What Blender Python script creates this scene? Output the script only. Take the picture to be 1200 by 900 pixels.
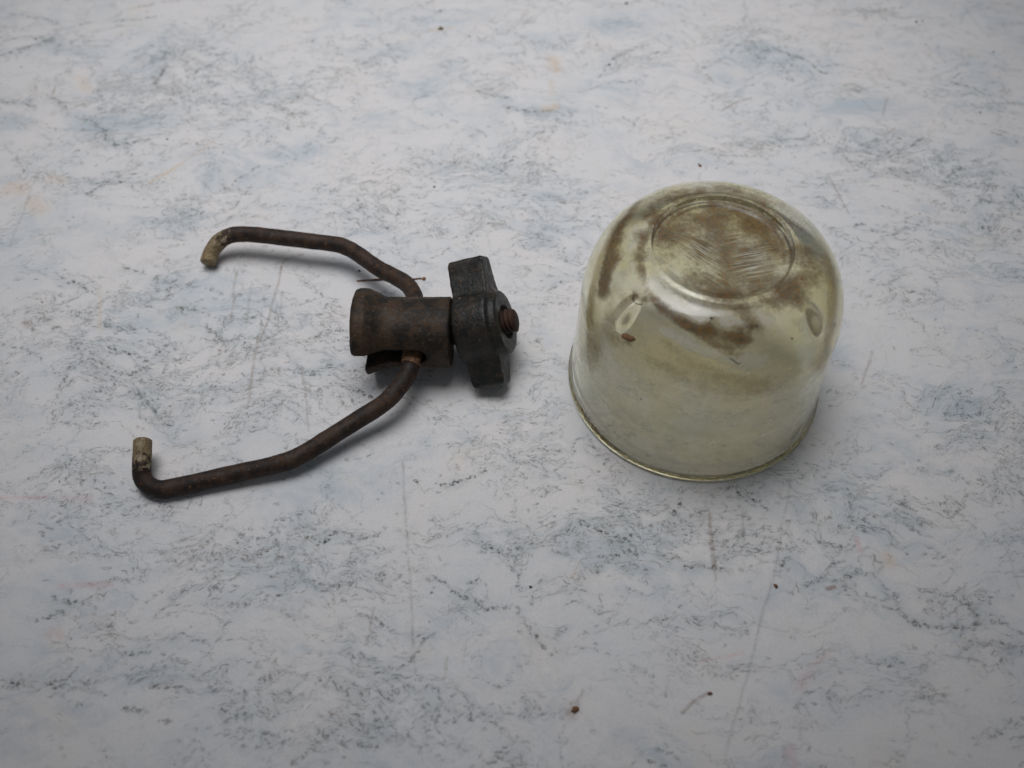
import bpy, bmesh, math, random
import numpy as np
from mathutils import Vector, Matrix, noise as mn

# ------------------------------------------------------------------ clear
for o in list(bpy.data.objects):
    bpy.data.objects.remove(o, do_unlink=True)
SC = bpy.context.scene
COL = SC.collection
MM = 0.001
R = math.radians

# ------------------------------------------------------------------ camera
cd = bpy.data.cameras.new("camera")
cam = bpy.data.objects.new("camera", cd)
COL.objects.link(cam)
cd.sensor_width = 36.0
cd.lens = 36.0
cd.clip_start = 0.005
cd.clip_end = 20.0
cam.location = (0.0, -141.883 * MM, 199.223 * MM)
cam.rotation_euler = (R(90 - 53.2576), 0, 0)
cd.dof.use_dof = True
cd.dof.focus_distance = 0.238
cd.dof.aperture_fstop = 14.0
SC.camera = cam

# ------------------------------------------------------------------ light
world = bpy.data.worlds.new("World")
SC.world = world
world.use_nodes = True
wb = world.node_tree.nodes["Background"]
wb.inputs[0].default_value = (0.86, 0.92, 1.0, 1)
wb.inputs[1].default_value = 0.130

def area(name, loc, target, size, power, color, spread=180):
    l = bpy.data.lights.new(name, 'AREA')
    l.shape = 'DISK'; l.size = size; l.energy = power; l.color = color
    l.spread = R(spread)
    o = bpy.data.objects.new(name, l); COL.objects.link(o)
    o.location = loc
    d = Vector(target) - Vector(loc)
    o.rotation_euler = d.to_track_quat('-Z', 'Y').to_euler()
    return o

# soft skylight from above and beyond the table: the pool of light that fades towards the viewer
area("soft_skylight", (-0.05, 0.165, 0.325), (-0.014, 0.125, 0.0), 0.40, 0.320, (0.99, 0.985, 1.0), 58)

SC.view_settings.view_transform = 'Standard'
SC.view_settings.look = 'None'
SC.view_settings.exposure = 0.0
SC.view_settings.gamma = 1.0
SC.view_settings.use_curve_mapping = False
SC.render.engine = 'CYCLES'
SC.cycles.max_bounces = 24
SC.cycles.transmission_bounces = 16
SC.cycles.glossy_bounces = 12
SC.cycles.diffuse_bounces = 6
SC.cycles.transparent_max_bounces = 12
SC.cycles.caustics_refractive = True
SC.cycles.caustics_reflective = True
SC.cycles.blur_glossy = 0.5

# ------------------------------------------------------------------ node helpers
class NT:
    def __init__(s, name):
        s.m = bpy.data.materials.new(name); s.m.use_nodes = True
        s.t = s.m.node_tree; s.t.nodes.clear()
        s.out = s.t.nodes.new('ShaderNodeOutputMaterial')
    def n(s, ty, **kw):
        x = s.t.nodes.new('ShaderNode' + ty)
        for k, v in kw.items(): setattr(x, k, v)
        return x
    def link(s, a, b): s.t.links.new(a, b)
    def setin(s, sock, v):
        if isinstance(v, bpy.types.NodeSocket): s.link(v, sock)
        elif v is not None:
            if isinstance(v, (tuple, list)) and len(v) == 3 and sock.type == 'RGBA': v = (*v, 1)
            sock.default_value = v
    def math(s, op, a, b=None, c=None, clamp=False):
        x = s.n('Math', operation=op, use_clamp=clamp)
        for i, v in enumerate((a, b, c)):
            if v is not None: s.setin(x.inputs[i], v)
        return x.outputs[0]
    def add(s, a, b): return s.math('ADD', a, b)
    def sub(s, a, b): return s.math('SUBTRACT', a, b)
    def mul(s, a, b, clamp=False): return s.math('MULTIPLY', a, b, clamp=clamp)
    def ss(s, v, lo, hi, a=0.0, b=1.0):
        x = s.n('MapRange', interpolation_type='SMOOTHSTEP')
        s.setin(x.inputs['Value'], v)
        for k, q in zip(('From Min', 'From Max', 'To Min', 'To Max'), (lo, hi, a, b)): s.setin(x.inputs[k], q)
        return x.outputs[0]
    def mix(s, f, a, b, mode='MIX'):
        x = s.n('Mix', data_type='RGBA', blend_type=mode)
        s.setin(x.inputs['Factor'], f)
        s.setin(x.inputs[6], a); s.setin(x.inputs[7], b)
        return x.outputs[2]
    def mapping(s, v, scale=(1, 1, 1), rot=(0, 0, 0), loc=(0, 0, 0)):
        x = s.n('Mapping'); s.link(v, x.inputs[0])
        x.inputs['Location'].default_value = loc
        x.inputs['Rotation'].default_value = rot
        x.inputs['Scale'].default_value = scale
        return x.outputs[0]
    def noise(s, v, scale, detail=2, rough=0.5, dist=0.0, color=False):
        x = s.n('TexNoise'); s.link(v, x.inputs['Vector'])
        x.inputs['Scale'].default_value = scale; x.inputs['Detail'].default_value = detail
        x.inputs['Roughness'].default_value = rough; x.inputs['Distortion'].default_value = dist
        return x.outputs['Color' if color else 0]
    def attr(s, name):
        x = s.n('Attribute', attribute_name=name)
        return x.outputs['Fac']
    def vm(s, op, a, b=None, c=None, out=0):
        x = s.n('VectorMath', operation=op)
        for i, v in enumerate((a, b, c)):
            if v is not None: s.setin(x.inputs[i], v)
        return x.outputs[out]

# ------------------------------------------------------------------ materials
def mat_marble():
    N = NT('printed_marble_top')
    tc = N.n('TexCoord')
    P = N.mapping(tc.outputs['Object'], scale=(1000, 1000, 1000))          # millimetres
    P = N.mapping(P, scale=(1, 1, 0))
    # warp so that veins wander
    wob = N.noise(P, 0.035, 3, 0.55, color=True)
    wob = N.vm('SCALE', N.vm('SUBTRACT', wob, (0.5, 0.5, 0.5)))
    wob.node.inputs['Scale'].default_value = 26.0
    Q = N.vm('ADD', P, wob)
    fine = N.noise(P, 0.42, 2, 0.5, color=True)
    fine = N.vm('SCALE', N.vm('SUBTRACT', fine, (0.5, 0.5, 0.5))); fine.node.inputs['Scale'].default_value = 2.6
    Q2 = N.vm('ADD', Q, fine)
    dens = N.attr('vein_density'); blue = N.attr('blue_tone')
    # base: warm white, with blue-grey clouds drawn out sideways
    c1 = N.noise(N.mapping(Q, scale=(0.55, 1.15, 1), rot=(0, 0, R(6))), 0.055, 5, 0.62)
    c2 = N.noise(N.mapping(Q2, scale=(0.6, 1.3, 1)), 0.20, 4, 0.65)
    cloud = N.add(N.mul(c1, 0.55), N.mul(c2, 0.45))
    cl = N.ss(N.add(cloud, N.mul(blue, 0.15)), 0.46, 0.74)
    grain = N.noise(P, 2.2, 2, 0.6)
    base = N.mix(N.ss(N.noise(P, 0.03, 3, 0.6), 0.35, 0.65), (0.64, 0.635, 0.64), (0.68, 0.65, 0.638))
    base = N.mix(N.mul(cl, 0.7), base, (0.375, 0.445, 0.50))
    base = N.mix(N.ss(grain, 0.40, 0.75, 0.0, 0.30), base, (0.40, 0.42, 0.44))
    base = N.mix(N.ss(N.noise(P, 0.9, 2, 0.6), 0.52, 0.8, 0.0, 0.25), base, (0.50, 0.53, 0.56))
    base = N.mix(N.ss(N.noise(N.mapping(P, loc=(40, 9, 0)), 0.05, 4, 0.6), 0.58, 0.75, 0, 0.28), base, (0.66, 0.60, 0.50))
    # veins: ridges of noise, broken up into short specks
    def ridge(coord, sc, det, w, rot=0, st=(0.62, 1.3, 1), loc=(0, 0, 0)):
        v = N.noise(N.mapping(coord, scale=st, rot=(0, 0, rot), loc=loc), sc, det, 0.55)
        return N.ss(N.math('ABSOLUTE', N.sub(v, 0.5)), 0.0, w, 1.0, 0.0)
    r1 = ridge(Q2, 0.05, 4, 0.020, R(12))
    r2 = ridge(Q2, 0.085, 4, 0.024, R(-18), loc=(31, 7, 0))
    r3 = ridge(Q2, 0.18, 3, 0.045, R(4), loc=(9, 77, 0))
    gate1 = N.noise(N.mapping(P, loc=(5, 3, 0)), 0.05, 3, 0.6)
    # short oblique flecks
    fl = N.noise(N.mapping(Q2, scale=(0.75, 1.9, 1), rot=(0, 0, R(-14))), 1.05, 3, 0.62)
    fl2 = N.noise(N.mapping(Q2, scale=(0.8, 1.7, 1), rot=(0, 0, R(24)), loc=(3, 11, 0)), 1.45, 2, 0.6)
    dg = N.add(N.add(dens, 0.14), N.mul(N.sub(gate1, 0.5), 1.6))
    near = N.math('MAXIMUM', N.math('MAXIMUM', r1, N.mul(r2, 0.9)), N.mul(r3, N.ss(dg, 0.2, 0.7)))
    near = N.mul(near, N.ss(dg, -0.22, 0.35, 0.12, 1.0))
    haloR = N.math('MAXIMUM', ridge(Q2, 0.05, 4, 0.075, R(12)), ridge(Q2, 0.085, 4, 0.08, R(-18), loc=(31, 7, 0)))
    sp = N.math('MAXIMUM', N.ss(fl, 0.53, 0.62), N.ss(fl2, 0.55, 0.64))
    veins = N.mul(near, N.add(N.mul(sp, 0.85), 0.13))
    loose = N.mul(N.ss(fl, 0.58, 0.70), N.mul(haloR, N.ss(dg, 0.05, 0.75, 0.05, 0.85)))
    cluster = N.mul(N.ss(N.math('MAXIMUM', fl, fl2), 0.60, 0.73), N.ss(dg, 0.55, 1.15, 0, 0.55))
    tot = N.math('MAXIMUM', N.math('MAXIMUM', veins, loose), cluster)
    tint = N.mix(N.ss(N.noise(P, 0.06, 2, 0.5), 0.45, 0.65), (0.050, 0.056, 0.052), (0.095, 0.066, 0.050))
    base = N.mix(N.mul(haloR, N.ss(dg, 0.0, 0.8, 0.05, 0.30)), base, (0.345, 0.395, 0.42))
    base = N.mix(N.mul(tot, 0.66, clamp=True), base, tint)
    # rare pin-point specks
    vo = N.n('TexVoronoi'); N.link(P, vo.inputs['Vector']); vo.inputs['Scale'].default_value = 0.12
    pin = N.mul(N.ss(vo.outputs['Distance'], 0.020, 0.035, 1, 0), 0.55)
    base = N.mix(pin, base, (0.08, 0.07, 0.05))
    # veins, scratches and smears drawn on the top as mesh attributes, broken up by fine noise
    brk = N.noise(P, 1.9, 3, 0.7)
    v1 = N.attr('vein')
    base = N.mix(N.mul(N.ss(N.attr('halo'), 0.01, 0.20), N.ss(N.noise(P, 0.5, 3, 0.65), 0.3, 0.65, 0.2, 0.58)), base, (0.33, 0.385, 0.40))
    vd = N.mul(v1, N.ss(brk, 0.42, 0.56, 0.25, 1.4), clamp=True)
    base = N.mix(vd, base, tint)
    patch = N.noise(P, 0.55, 3, 0.65)
    at = N.n('Attribute', attribute_name='mark')
    base = N.mix(N.mul(at.outputs['Alpha'], N.ss(patch, 0.34, 0.58, 0.45, 1.0), clamp=True), base, at.outputs['Color'])
    b = N.n('BsdfPrincipled')
    N.setin(b.inputs['Base Color'], base)
    N.setin(b.inputs['Roughness'], N.ss(patch, 0.3, 0.7, 0.42, 0.58))
    b.inputs['Specular IOR Level'].default_value = 0.25
    bp = N.n('Bump'); bp.inputs['Strength'].default_value = 0.12; bp.inputs['Distance'].default_value = 0.0002
    N.link(N.noise(P, 0.8, 4, 0.6), bp.inputs['Height']); N.link(bp.outputs[0], b.inputs['Normal'])
    N.link(b.outputs[0], N.out.inputs[0])
    return N.m

def mat_iron(name, dark, brown, rust, rustamt=0.5, rough=0.62, tips=False, edge=0.5, green=0.25):
    N = NT(name)
    tc = N.n('TexCoord'); P = N.mapping(tc.outputs['Object'], scale=(1000, 1000, 1000))
    n1 = N.noise(P, 0.22, 5, 0.68); n2 = N.noise(N.mapping(P, loc=(7, 3, 2)), 0.7, 5, 0.72); n3 = N.noise(P, 2.6, 3, 0.65)
    c = N.mix(N.ss(n1, 0.42, 0.58), dark, brown)
    c = N.mix(N.ss(n2, 0.53, 0.68, 0, rustamt), c, rust)
    c = N.mix(N.ss(N.noise(N.mapping(P, loc=(17, 5, 9)), 0.3, 3, 0.6), 0.52, 0.7, 0, green), c, (0.035, 0.045, 0.04))
    c = N.mix(N.ss(n3, 0.45, 0.8, 0.0, 0.45), c, dark)
    g = N.n('NewGeometry')
    pt = N.ss(N.add(g.outputs['Pointiness'], N.mul(N.sub(n2, 0.5), 0.10)), 0.53, 0.60, 0, edge)
    c = N.mix(pt, c, (0.17, 0.14, 0.12))
    spk = N.ss(N.noise(P, 1.7, 1, 0.5), 0.74, 0.80, 0, 0.7)
    c = N.mix(spk, c, (0.26, 0.22, 0.18))
    if tips:
        t = N.attr('plating')
        pm = N.ss(N.add(t, N.mul(N.sub(n2, 0.5), 2.4)), 0.36, 0.66)
        pl = N.mix(N.ss(n3, 0.35, 0.65), (0.27, 0.20, 0.10), (0.12, 0.085, 0.045))
        pl = N.mix(N.ss(n2, 0.5, 0.7), pl, (0.34, 0.30, 0.22))
        c = N.mix(pm, c, pl)
    b = N.n('BsdfPrincipled')
    N.setin(b.inputs['Base Color'], c)
    b.inputs['Metallic'].default_value = 0.1; b.inputs['Specular IOR Level'].default_value = 0.36
    N.setin(b.inputs['Roughness'], N.ss(n2, 0.3, 0.7, rough - 0.12, rough + 0.15))
    bp = N.n('Bump'); bp.inputs['Strength'].default_value = 0.55; bp.inputs['Distance'].default_value = 0.0003
    N.link(N.add(N.mul(n3, 0.6), n2), bp.inputs['Height']); N.link(bp.outputs[0], b.inputs['Normal'])
    N.link(b.outputs[0], N.out.inputs[0])
    return N.m

def mat_plain(name, c1, c2, rough=0.85):
    N = NT(name)
    tc = N.n('TexCoord'); P = N.mapping(tc.outputs['Object'], scale=(1000, 1000, 1000))
    b = N.n('BsdfPrincipled')
    N.setin(b.inputs['Base Color'], N.mix(N.ss(N.noise(P, 1.3, 4, 0.6), 0.4, 0.6), c1, c2))
    b.inputs['Roughness'].default_value = rough
    N.link(b.outputs[0], N.out.inputs[0])
    return N.m

def mat_glass_outer():
    N = NT('dirty_glass_outside')
    tc = N.n('TexCoord'); P = N.mapping(tc.outputs['Object'], scale=(1000, 1000, 1000))
    br = N.attr('brown_grime_and_rim'); ol = N.attr('olive_grime'); lt = N.attr('chalk')
    n1 = N.noise(P, 0.28, 5, 0.68); n2 = N.noise(P, 1.1, 4, 0.7); n3 = N.noise(P, 3.0, 3, 0.7)
    sxp = N.n('SeparateXYZ'); N.link(P, sxp.inputs[0])
    radp = N.math('SQRT', N.add(N.mul(sxp.outputs[0], sxp.outputs[0]), N.mul(sxp.outputs[1], sxp.outputs[1])))
    th = N.math('ARCTAN2', sxp.outputs[1], sxp.outputs[0])
    cb = N.n('CombineXYZ'); N.link(N.sub(radp, N.mul(sxp.outputs[2], 0.8)), cb.inputs[0]); N.link(N.mul(th, 1.6), cb.inputs[1]); N.link(N.mul(sxp.outputs[2], 0.15), cb.inputs[2])
    swirl = N.noise(cb.outputs[0], 0.75, 4, 0.65, 0.4)
    topf = N.ss(sxp.outputs[2], 42.0, 43.6)
    swirl = N.add(N.mul(swirl, N.sub(1.0, topf)), N.mul(n1, topf))
    mott = N.add(N.add(N.mul(n1, 0.24), N.mul(swirl, 0.26)), N.add(N.mul(n2, 0.28), N.mul(n3, 0.22)))
    # wipe marks on the flat end: two families of fine straight scratches
    sx = N.n('SeparateXYZ'); N.link(P, sx.inputs[0])
    sA = N.noise(N.mapping(N.mapping(P, rot=(0, 0, R(42))), scale=(0.16, 3.4, 0.05)), 1.0, 3, 0.6)
    sB = N.noise(N.mapping(N.mapping(P, rot=(0, 0, R(-14))), scale=(0.14, 3.6, 0.05)), 1.0, 3, 0.6)
    top = N.ss(sx.outputs[2], 42.0, 43.0)
    wA = N.mul(N.ss(sx.outputs[0], 2.0, -2.5), N.ss(sA, 0.46, 0.60))
    wB = N.mul(N.ss(sx.outputs[0], -1.0, 3.0), N.ss(sB, 0.46, 0.60))
    scr = N.mul(top, N.math('MAXIMUM', wA, wB))
    wipe = N.mul(scr, N.attr('wiped'))
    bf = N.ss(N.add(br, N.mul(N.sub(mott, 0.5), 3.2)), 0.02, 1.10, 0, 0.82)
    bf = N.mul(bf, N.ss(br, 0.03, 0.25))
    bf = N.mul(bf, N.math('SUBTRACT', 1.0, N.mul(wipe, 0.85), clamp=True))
    of = N.ss(N.add(ol, N.mul(N.sub(mott, 0.5), 3.2)), 0.20, 1.25, 0, 0.52)
    of = N.mul(of, N.ss(ol, 0.03, 0.3))
    lf = N.ss(N.add(lt, N.mul(N.sub(mott, 0.5), 3.5)), 0.35, 1.2, 0, 0.40)
    lf = N.mul(lf, N.ss(lt, 0.03, 0.3))
    film = N.mul(N.ss(mott, 0.44, 0.60, 0.0, 0.09), N.ss(N.attr('milk'), 0.25, 0.9, 0.5, 1.0))
    film = N.mul(film, N.ss(sx.outputs[2], 2.0, 9.0))
    film = N.mul(film, N.sub(1.0, N.attr('clear')))
    lf = N.math('MAXIMUM', lf, N.mul(wipe, 0.40))
    lf = N.math('MAXIMUM', lf, N.mul(N.attr('clear'), N.ss(n2, 0.4, 0.65, 0.05, 0.22)))  # pale highlight painted into the colour over the glint bumps
    film = N.math('MAXIMUM', film, N.mul(wipe, 0.35))
    specks = N.mul(N.ss(N.noise(P, 1.6, 1, 0.4), 0.76, 0.80), 0.8)
    col = N.mix(N.ss(n1, 0.4, 0.62), (0.78, 0.79, 0.55), (0.76, 0.75, 0.66))
    col = N.mix(N.math('DIVIDE', of, N.math('MAXIMUM', N.add(of, film), 0.05)), col, N.mix(N.ss(ol, 0.3, 0.8), (0.70, 0.54, 0.15), (0.42, 0.25, 0.035)))
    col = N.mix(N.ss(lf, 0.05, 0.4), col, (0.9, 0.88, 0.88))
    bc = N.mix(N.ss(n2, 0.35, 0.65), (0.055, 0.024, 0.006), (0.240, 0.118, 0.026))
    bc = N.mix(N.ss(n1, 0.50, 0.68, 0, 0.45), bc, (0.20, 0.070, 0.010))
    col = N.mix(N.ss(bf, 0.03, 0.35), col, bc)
    col = N.mix(specks, col, (0.05, 0.035, 0.02))
    fac = N.math('MAXIMUM', N.math('MAXIMUM', bf, of), N.math('MAXIMUM', lf, film))
    fac = N.math('MAXIMUM', fac, specks)
    # outlines stay clear on the ring edge
    gl = N.n('BsdfGlass', distribution='MULTI_GGX'); gl.inputs['IOR'].default_value = 1.5; gl.inputs['Color'].default_value = (1.0, 0.998, 0.97, 1)
    gl.inputs['Roughness'].default_value = 0.06
    df = N.n('BsdfDiffuse'); N.setin(df.inputs[0], col)
    tl = N.n('BsdfTranslucent'); N.setin(tl.inputs[0], col)
    dm = N.n('MixShader'); dm.inputs[0].default_value = 0.55
    N.link(df.outputs[0], dm.inputs[1]); N.link(tl.outputs[0], dm.inputs[2])
    gs = N.n('BsdfGlossy'); gs.inputs['Roughness'].default_value = 0.3; gs.inputs[0].default_value = (1, 1, 1, 1)
    gm = N.n('MixShader'); fr = N.n('Fresnel'); fr.inputs[0].default_value = 1.22
    N.link(fr.outputs[0], gm.inputs[0]); N.link(dm.outputs[0], gm.inputs[1]); N.link(gs.outputs[0], gm.inputs[2])
    mx = N.n('MixShader'); N.link(fac, mx.inputs[0]); N.link(gl.outputs[0], mx.inputs[1]); N.link(gm.outputs[0], mx.inputs[2])
    bp = N.n('Bump'); bp.inputs['Strength'].default_value = 0.25; bp.inputs['Distance'].default_value = 0.0003
    N.link(N.noise(P, 0.12, 3, 0.5), bp.inputs['Height'])
    for s_ in (gl, gs): N.link(bp.outputs[0], s_.inputs['Normal'])
    N.link(mx.outputs[0], N.out.inputs[0])
    return N.m

def mat_glass_inner():
    N = NT('milky_glass_inside')
    tc = N.n('TexCoord'); P = N.mapping(tc.outputs['Object'], scale=(1000, 1000, 1000))
    mk = N.attr('milk')
    n1 = N.noise(P, 0.11, 4, 0.6); n2 = N.noise(P, 0.6, 4, 0.65)
    sz = N.n('SeparateXYZ'); N.link(P, sz.inputs[0])
    n3 = N.noise(N.mapping(P, loc=(31, 4, 8), scale=(1, 1, 1.6)), 0.16, 5, 0.65)
    m = N.add(N.sub(mk, 0.38), N.add(N.mul(N.sub(n1, 0.5), 2.2), N.mul(N.sub(n2, 0.5), 0.7)))
    cloudy = N.ss(n3, 0.47, 0.66)
    f = N.math('MAXIMUM', N.ss(m, 0.1, 1.1, 0.0, 0.12), N.mul(N.mul(cloudy, mk), 0.42))
    col = N.mix(cloudy, (0.95, 0.91, 0.50), (0.96, 0.95, 0.88))
    col = N.mix(N.ss(n2, 0.55, 0.75, 0, 0.3), col, (0.72, 0.63, 0.45))
    df = N.n('BsdfDiffuse'); N.setin(df.inputs[0], col)
    tl = N.n('BsdfTranslucent'); N.setin(tl.inputs[0], col)
    dm = N.n('MixShader'); dm.inputs[0].default_value = 0.65
    N.link(df.outputs[0], dm.inputs[1]); N.link(tl.outputs[0], dm.inputs[2])
    gl = N.n('BsdfGlass', distribution='MULTI_GGX'); gl.inputs['IOR'].default_value = 1.5; N.setin(gl.inputs['Roughness'], N.ss(m, -0.2, 0.8, 0.06, 0.22))
    N.setin(gl.inputs['Color'], N.mix(N.mul(N.ss(n1, 0.35, 0.6, 0.35, 1.0), N.ss(sz.outputs[2], 1.5, 9.0)), (1.0, 1.0, 0.97), N.mix(N.ss(sz.outputs[2], 18, 34), (1.0, 0.985, 0.84), (1.0, 0.95, 0.72))))
    mx = N.n('MixShader'); N.link(f, mx.inputs[0]); N.link(gl.outputs[0], mx.inputs[1]); N.link(dm.outputs[0], mx.inputs[2])
    N.link(mx.outputs[0], N.out.inputs[0])
    return N.m

# ------------------------------------------------------------------ object helpers
def tag(o, label=None, cat=None, group=None, kind=None):
    if label: o['label'] = label
    if cat: o['category'] = cat
    if group: o['group'] = group
    if kind: o['kind'] = kind
    return o
def empty(name, loc_mm):
    o = bpy.data.objects.new(name, None); COL.objects.link(o)
    o.empty_display_size = 0.01
    o.location = Vector(loc_mm) * MM
    return o
def link_mesh(name, me, mat, parent=None, smooth=True):
    o = bpy.data.objects.new(name, me); COL.objects.link(o)
    for m in (mat if isinstance(mat, (list, tuple)) else [mat]): me.materials.append(m)
    if parent: o.parent = parent
    if smooth: me.shade_smooth()
    return o
def mesh_from(name, verts_mm, faces, origin=(0, 0, 0)):
    me = bpy.data.meshes.new(name)
    og = Vector(origin)
    me.from_pydata([tuple((Vector(v) - og) * MM) for v in verts_mm], [], faces)
    me.update()
    return me
def add_attr(me, name, vals):
    a = me.attributes.new(name, 'FLOAT', 'POINT')
    a.data.foreach_set('value', np.asarray(vals, dtype=np.float32))

def tube(path, rad, sides=20, jitter=0.05, seed=1.0, sub=5, cap=0.35):
    """swept round bar along a smooth path; returns verts, faces, t along the path in mm"""
    P = [Vector(p) for p in path]; pts = []
    n = len(P)
    for i in range(n - 1):
        a = P[i - 1] if i else P[0] * 2 - P[1]
        b, c = P[i], P[i + 1]
        d = P[i + 2] if i + 2 < n else c * 2 - b
        for k in range(sub):
            u = k / sub
            pts.append(0.5 * ((2 * b) + (c - a) * u + (2 * a - 5 * b + 4 * c - d) * u * u + (3 * b - a - 3 * c + d) * u ** 3))
    pts.append(P[-1])
    # small end caps: extra rings with reduced radius
    t0 = (pts[1] - pts[0]).normalized(); t1 = (pts[-1] - pts[-2]).normalized()
    rings = [(pts[0] - t0 * 0.0, 0.80), (pts[0] + t0 * cap, 0.985)] + [(p, 1.0) for p in pts[1:-1]] + [(pts[-1] - t1 * cap, 0.985), (pts[-1], 0.80)]
    V, F, T = [], [], []
    up = Vector((0, 0, 1)); L = 0; prev = None
    for i, (p, s) in enumerate(rings):
        q = rings[min(i + 1, len(rings) - 1)][0] - rings[max(i - 1, 0)][0]
        tn = q.normalized()
        if prev is not None:
            L += (p - prev).length
        prev = p
        if i == 0:
            nx = tn.cross(up).normalized()
        nx = (nx - tn * nx.dot(tn)).normalized(); ny = tn.cross(nx)
        for k in range(sides):
            a = 2 * math.pi * k / sides
            dvec = nx * math.cos(a) + ny * math.sin(a)
            r = rad * s
            pos = p + dvec * r
            r += jitter * (mn.noise(pos * 0.35 + Vector((seed, 0, 0))) + 0.6 * mn.noise(pos * 1.3 + Vector((0, seed, 0))))
            V.append(p + dvec * r); T.append(L)
    m = len(rings)
    for i in range(m - 1):
        for k in range(sides):
            k2 = (k + 1) % sides
            F.append((i * sides + k, i * sides + k2, (i + 1) * sides + k2, (i + 1) * sides + k))
    V.append(rings[0][0] - t0 * 0.05); T.append(0); V.append(rings[-1][0] + t1 * 0.05); T.append(L)
    for k in range(sides):
        k2 = (k + 1) % sides
        F.append((len(V) - 2, k2, k)); F.append((len(V) - 1, (m - 1) * sides + k, (m - 1) * sides + k2))
    return V, F, T

def bm_lathe_x(bm, prof, sides=64):
    """closed solid of revolution about local x; prof = [(x, r)] in mm, both ends capped"""
    rings = []
    for x, r in prof:
        rings.append([bm.verts.new((x, r * math.cos(2 * math.pi * k / sides), r * math.sin(2 * math.pi * k / sides))) for k in range(sides)])
    for a, b in zip(rings[:-1], rings[1:]):
        for k in range(sides):
            k2 = (k + 1) % sides
            bm.faces.new((a[k], b[k], b[k2], a[k2]))
    bm.faces.new(rings[0]); bm.faces.new(list(reversed(rings[-1])))
def bm_box(bm, lo, hi, mtx=None):
    vs = [bm.verts.new((x, y, z)) for x in (lo[0], hi[0]) for y in (lo[1], hi[1]) for z in (lo[2], hi[2])]
    for f in ((0, 1, 3, 2), (4, 6, 7, 5), (0, 4, 5, 1), (2, 3, 7, 6), (0, 2, 6, 4), (1, 5, 7, 3)):
        bm.faces.new([vs[i] for i in f])
    if mtx: bmesh.ops.transform(bm, matrix=mtx, verts=vs)
    return vs
def tmp_obj(bm):
    bmesh.ops.recalc_face_normals(bm, faces=bm.faces)
    me = bpy.data.meshes.new('tmp'); bm.to_mesh(me); bm.free()
    o = bpy.data.objects.new('tmp', me); COL.objects.link(o)
    return o
def cast(objs_union, cutters, voxel, smooth=3, pit=0.08, seed=0.0):
    """joins rough solids into one cast-looking skin: union by voxel, cuts, softened edges, pitting"""
    o = objs_union
    for c in cutters:
        md = o.modifiers.new('b', 'BOOLEAN'); md.operation = 'DIFFERENCE'; md.object = c; md.solver = 'EXACT'
    md = o.modifiers.new('r', 'REMESH'); md.mode = 'VOXEL'; md.voxel_size = voxel
    md = o.modifiers.new('s', 'SMOOTH'); md.factor = 0.5; md.iterations = smooth
    dg = bpy.context.evaluated_depsgraph_get()
    me = bpy.data.meshes.new_from_object(o.evaluated_get(dg))
    for x in [o] + list(cutters): bpy.data.objects.remove(x, do_unlink=True)
    n = len(me.vertices)
    co = np.empty(n * 3, np.float32); me.vertices.foreach_get('co', co); co = co.reshape(-1, 3)
    no = np.empty(n * 3, np.float32); me.vertex_normals.foreach_get('vector', no); no = no.reshape(-1, 3)
    d = np.array([mn.noise(Vector(c) * 0.45 + Vector((seed, 1, 2))) * 1.6 + mn.noise(Vector(c) * 1.3) * 0.8 + mn.noise(Vector(c) * 3.1) * 0.4 for c in co.tolist()])
    co = co + no * (d * pit)[:, None]
    me.vertices.foreach_set('co', co.ravel().astype(np.float32)); me.update()
    return me
def place_local(me, mtx, origin):
    """mesh given in local mm -> mesh in metres relative to the thing's base"""
    me.transform(Matrix.Scale(MM, 4) @ Matrix.Translation(-Vector(origin)) @ mtx)
    me.update()

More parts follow.
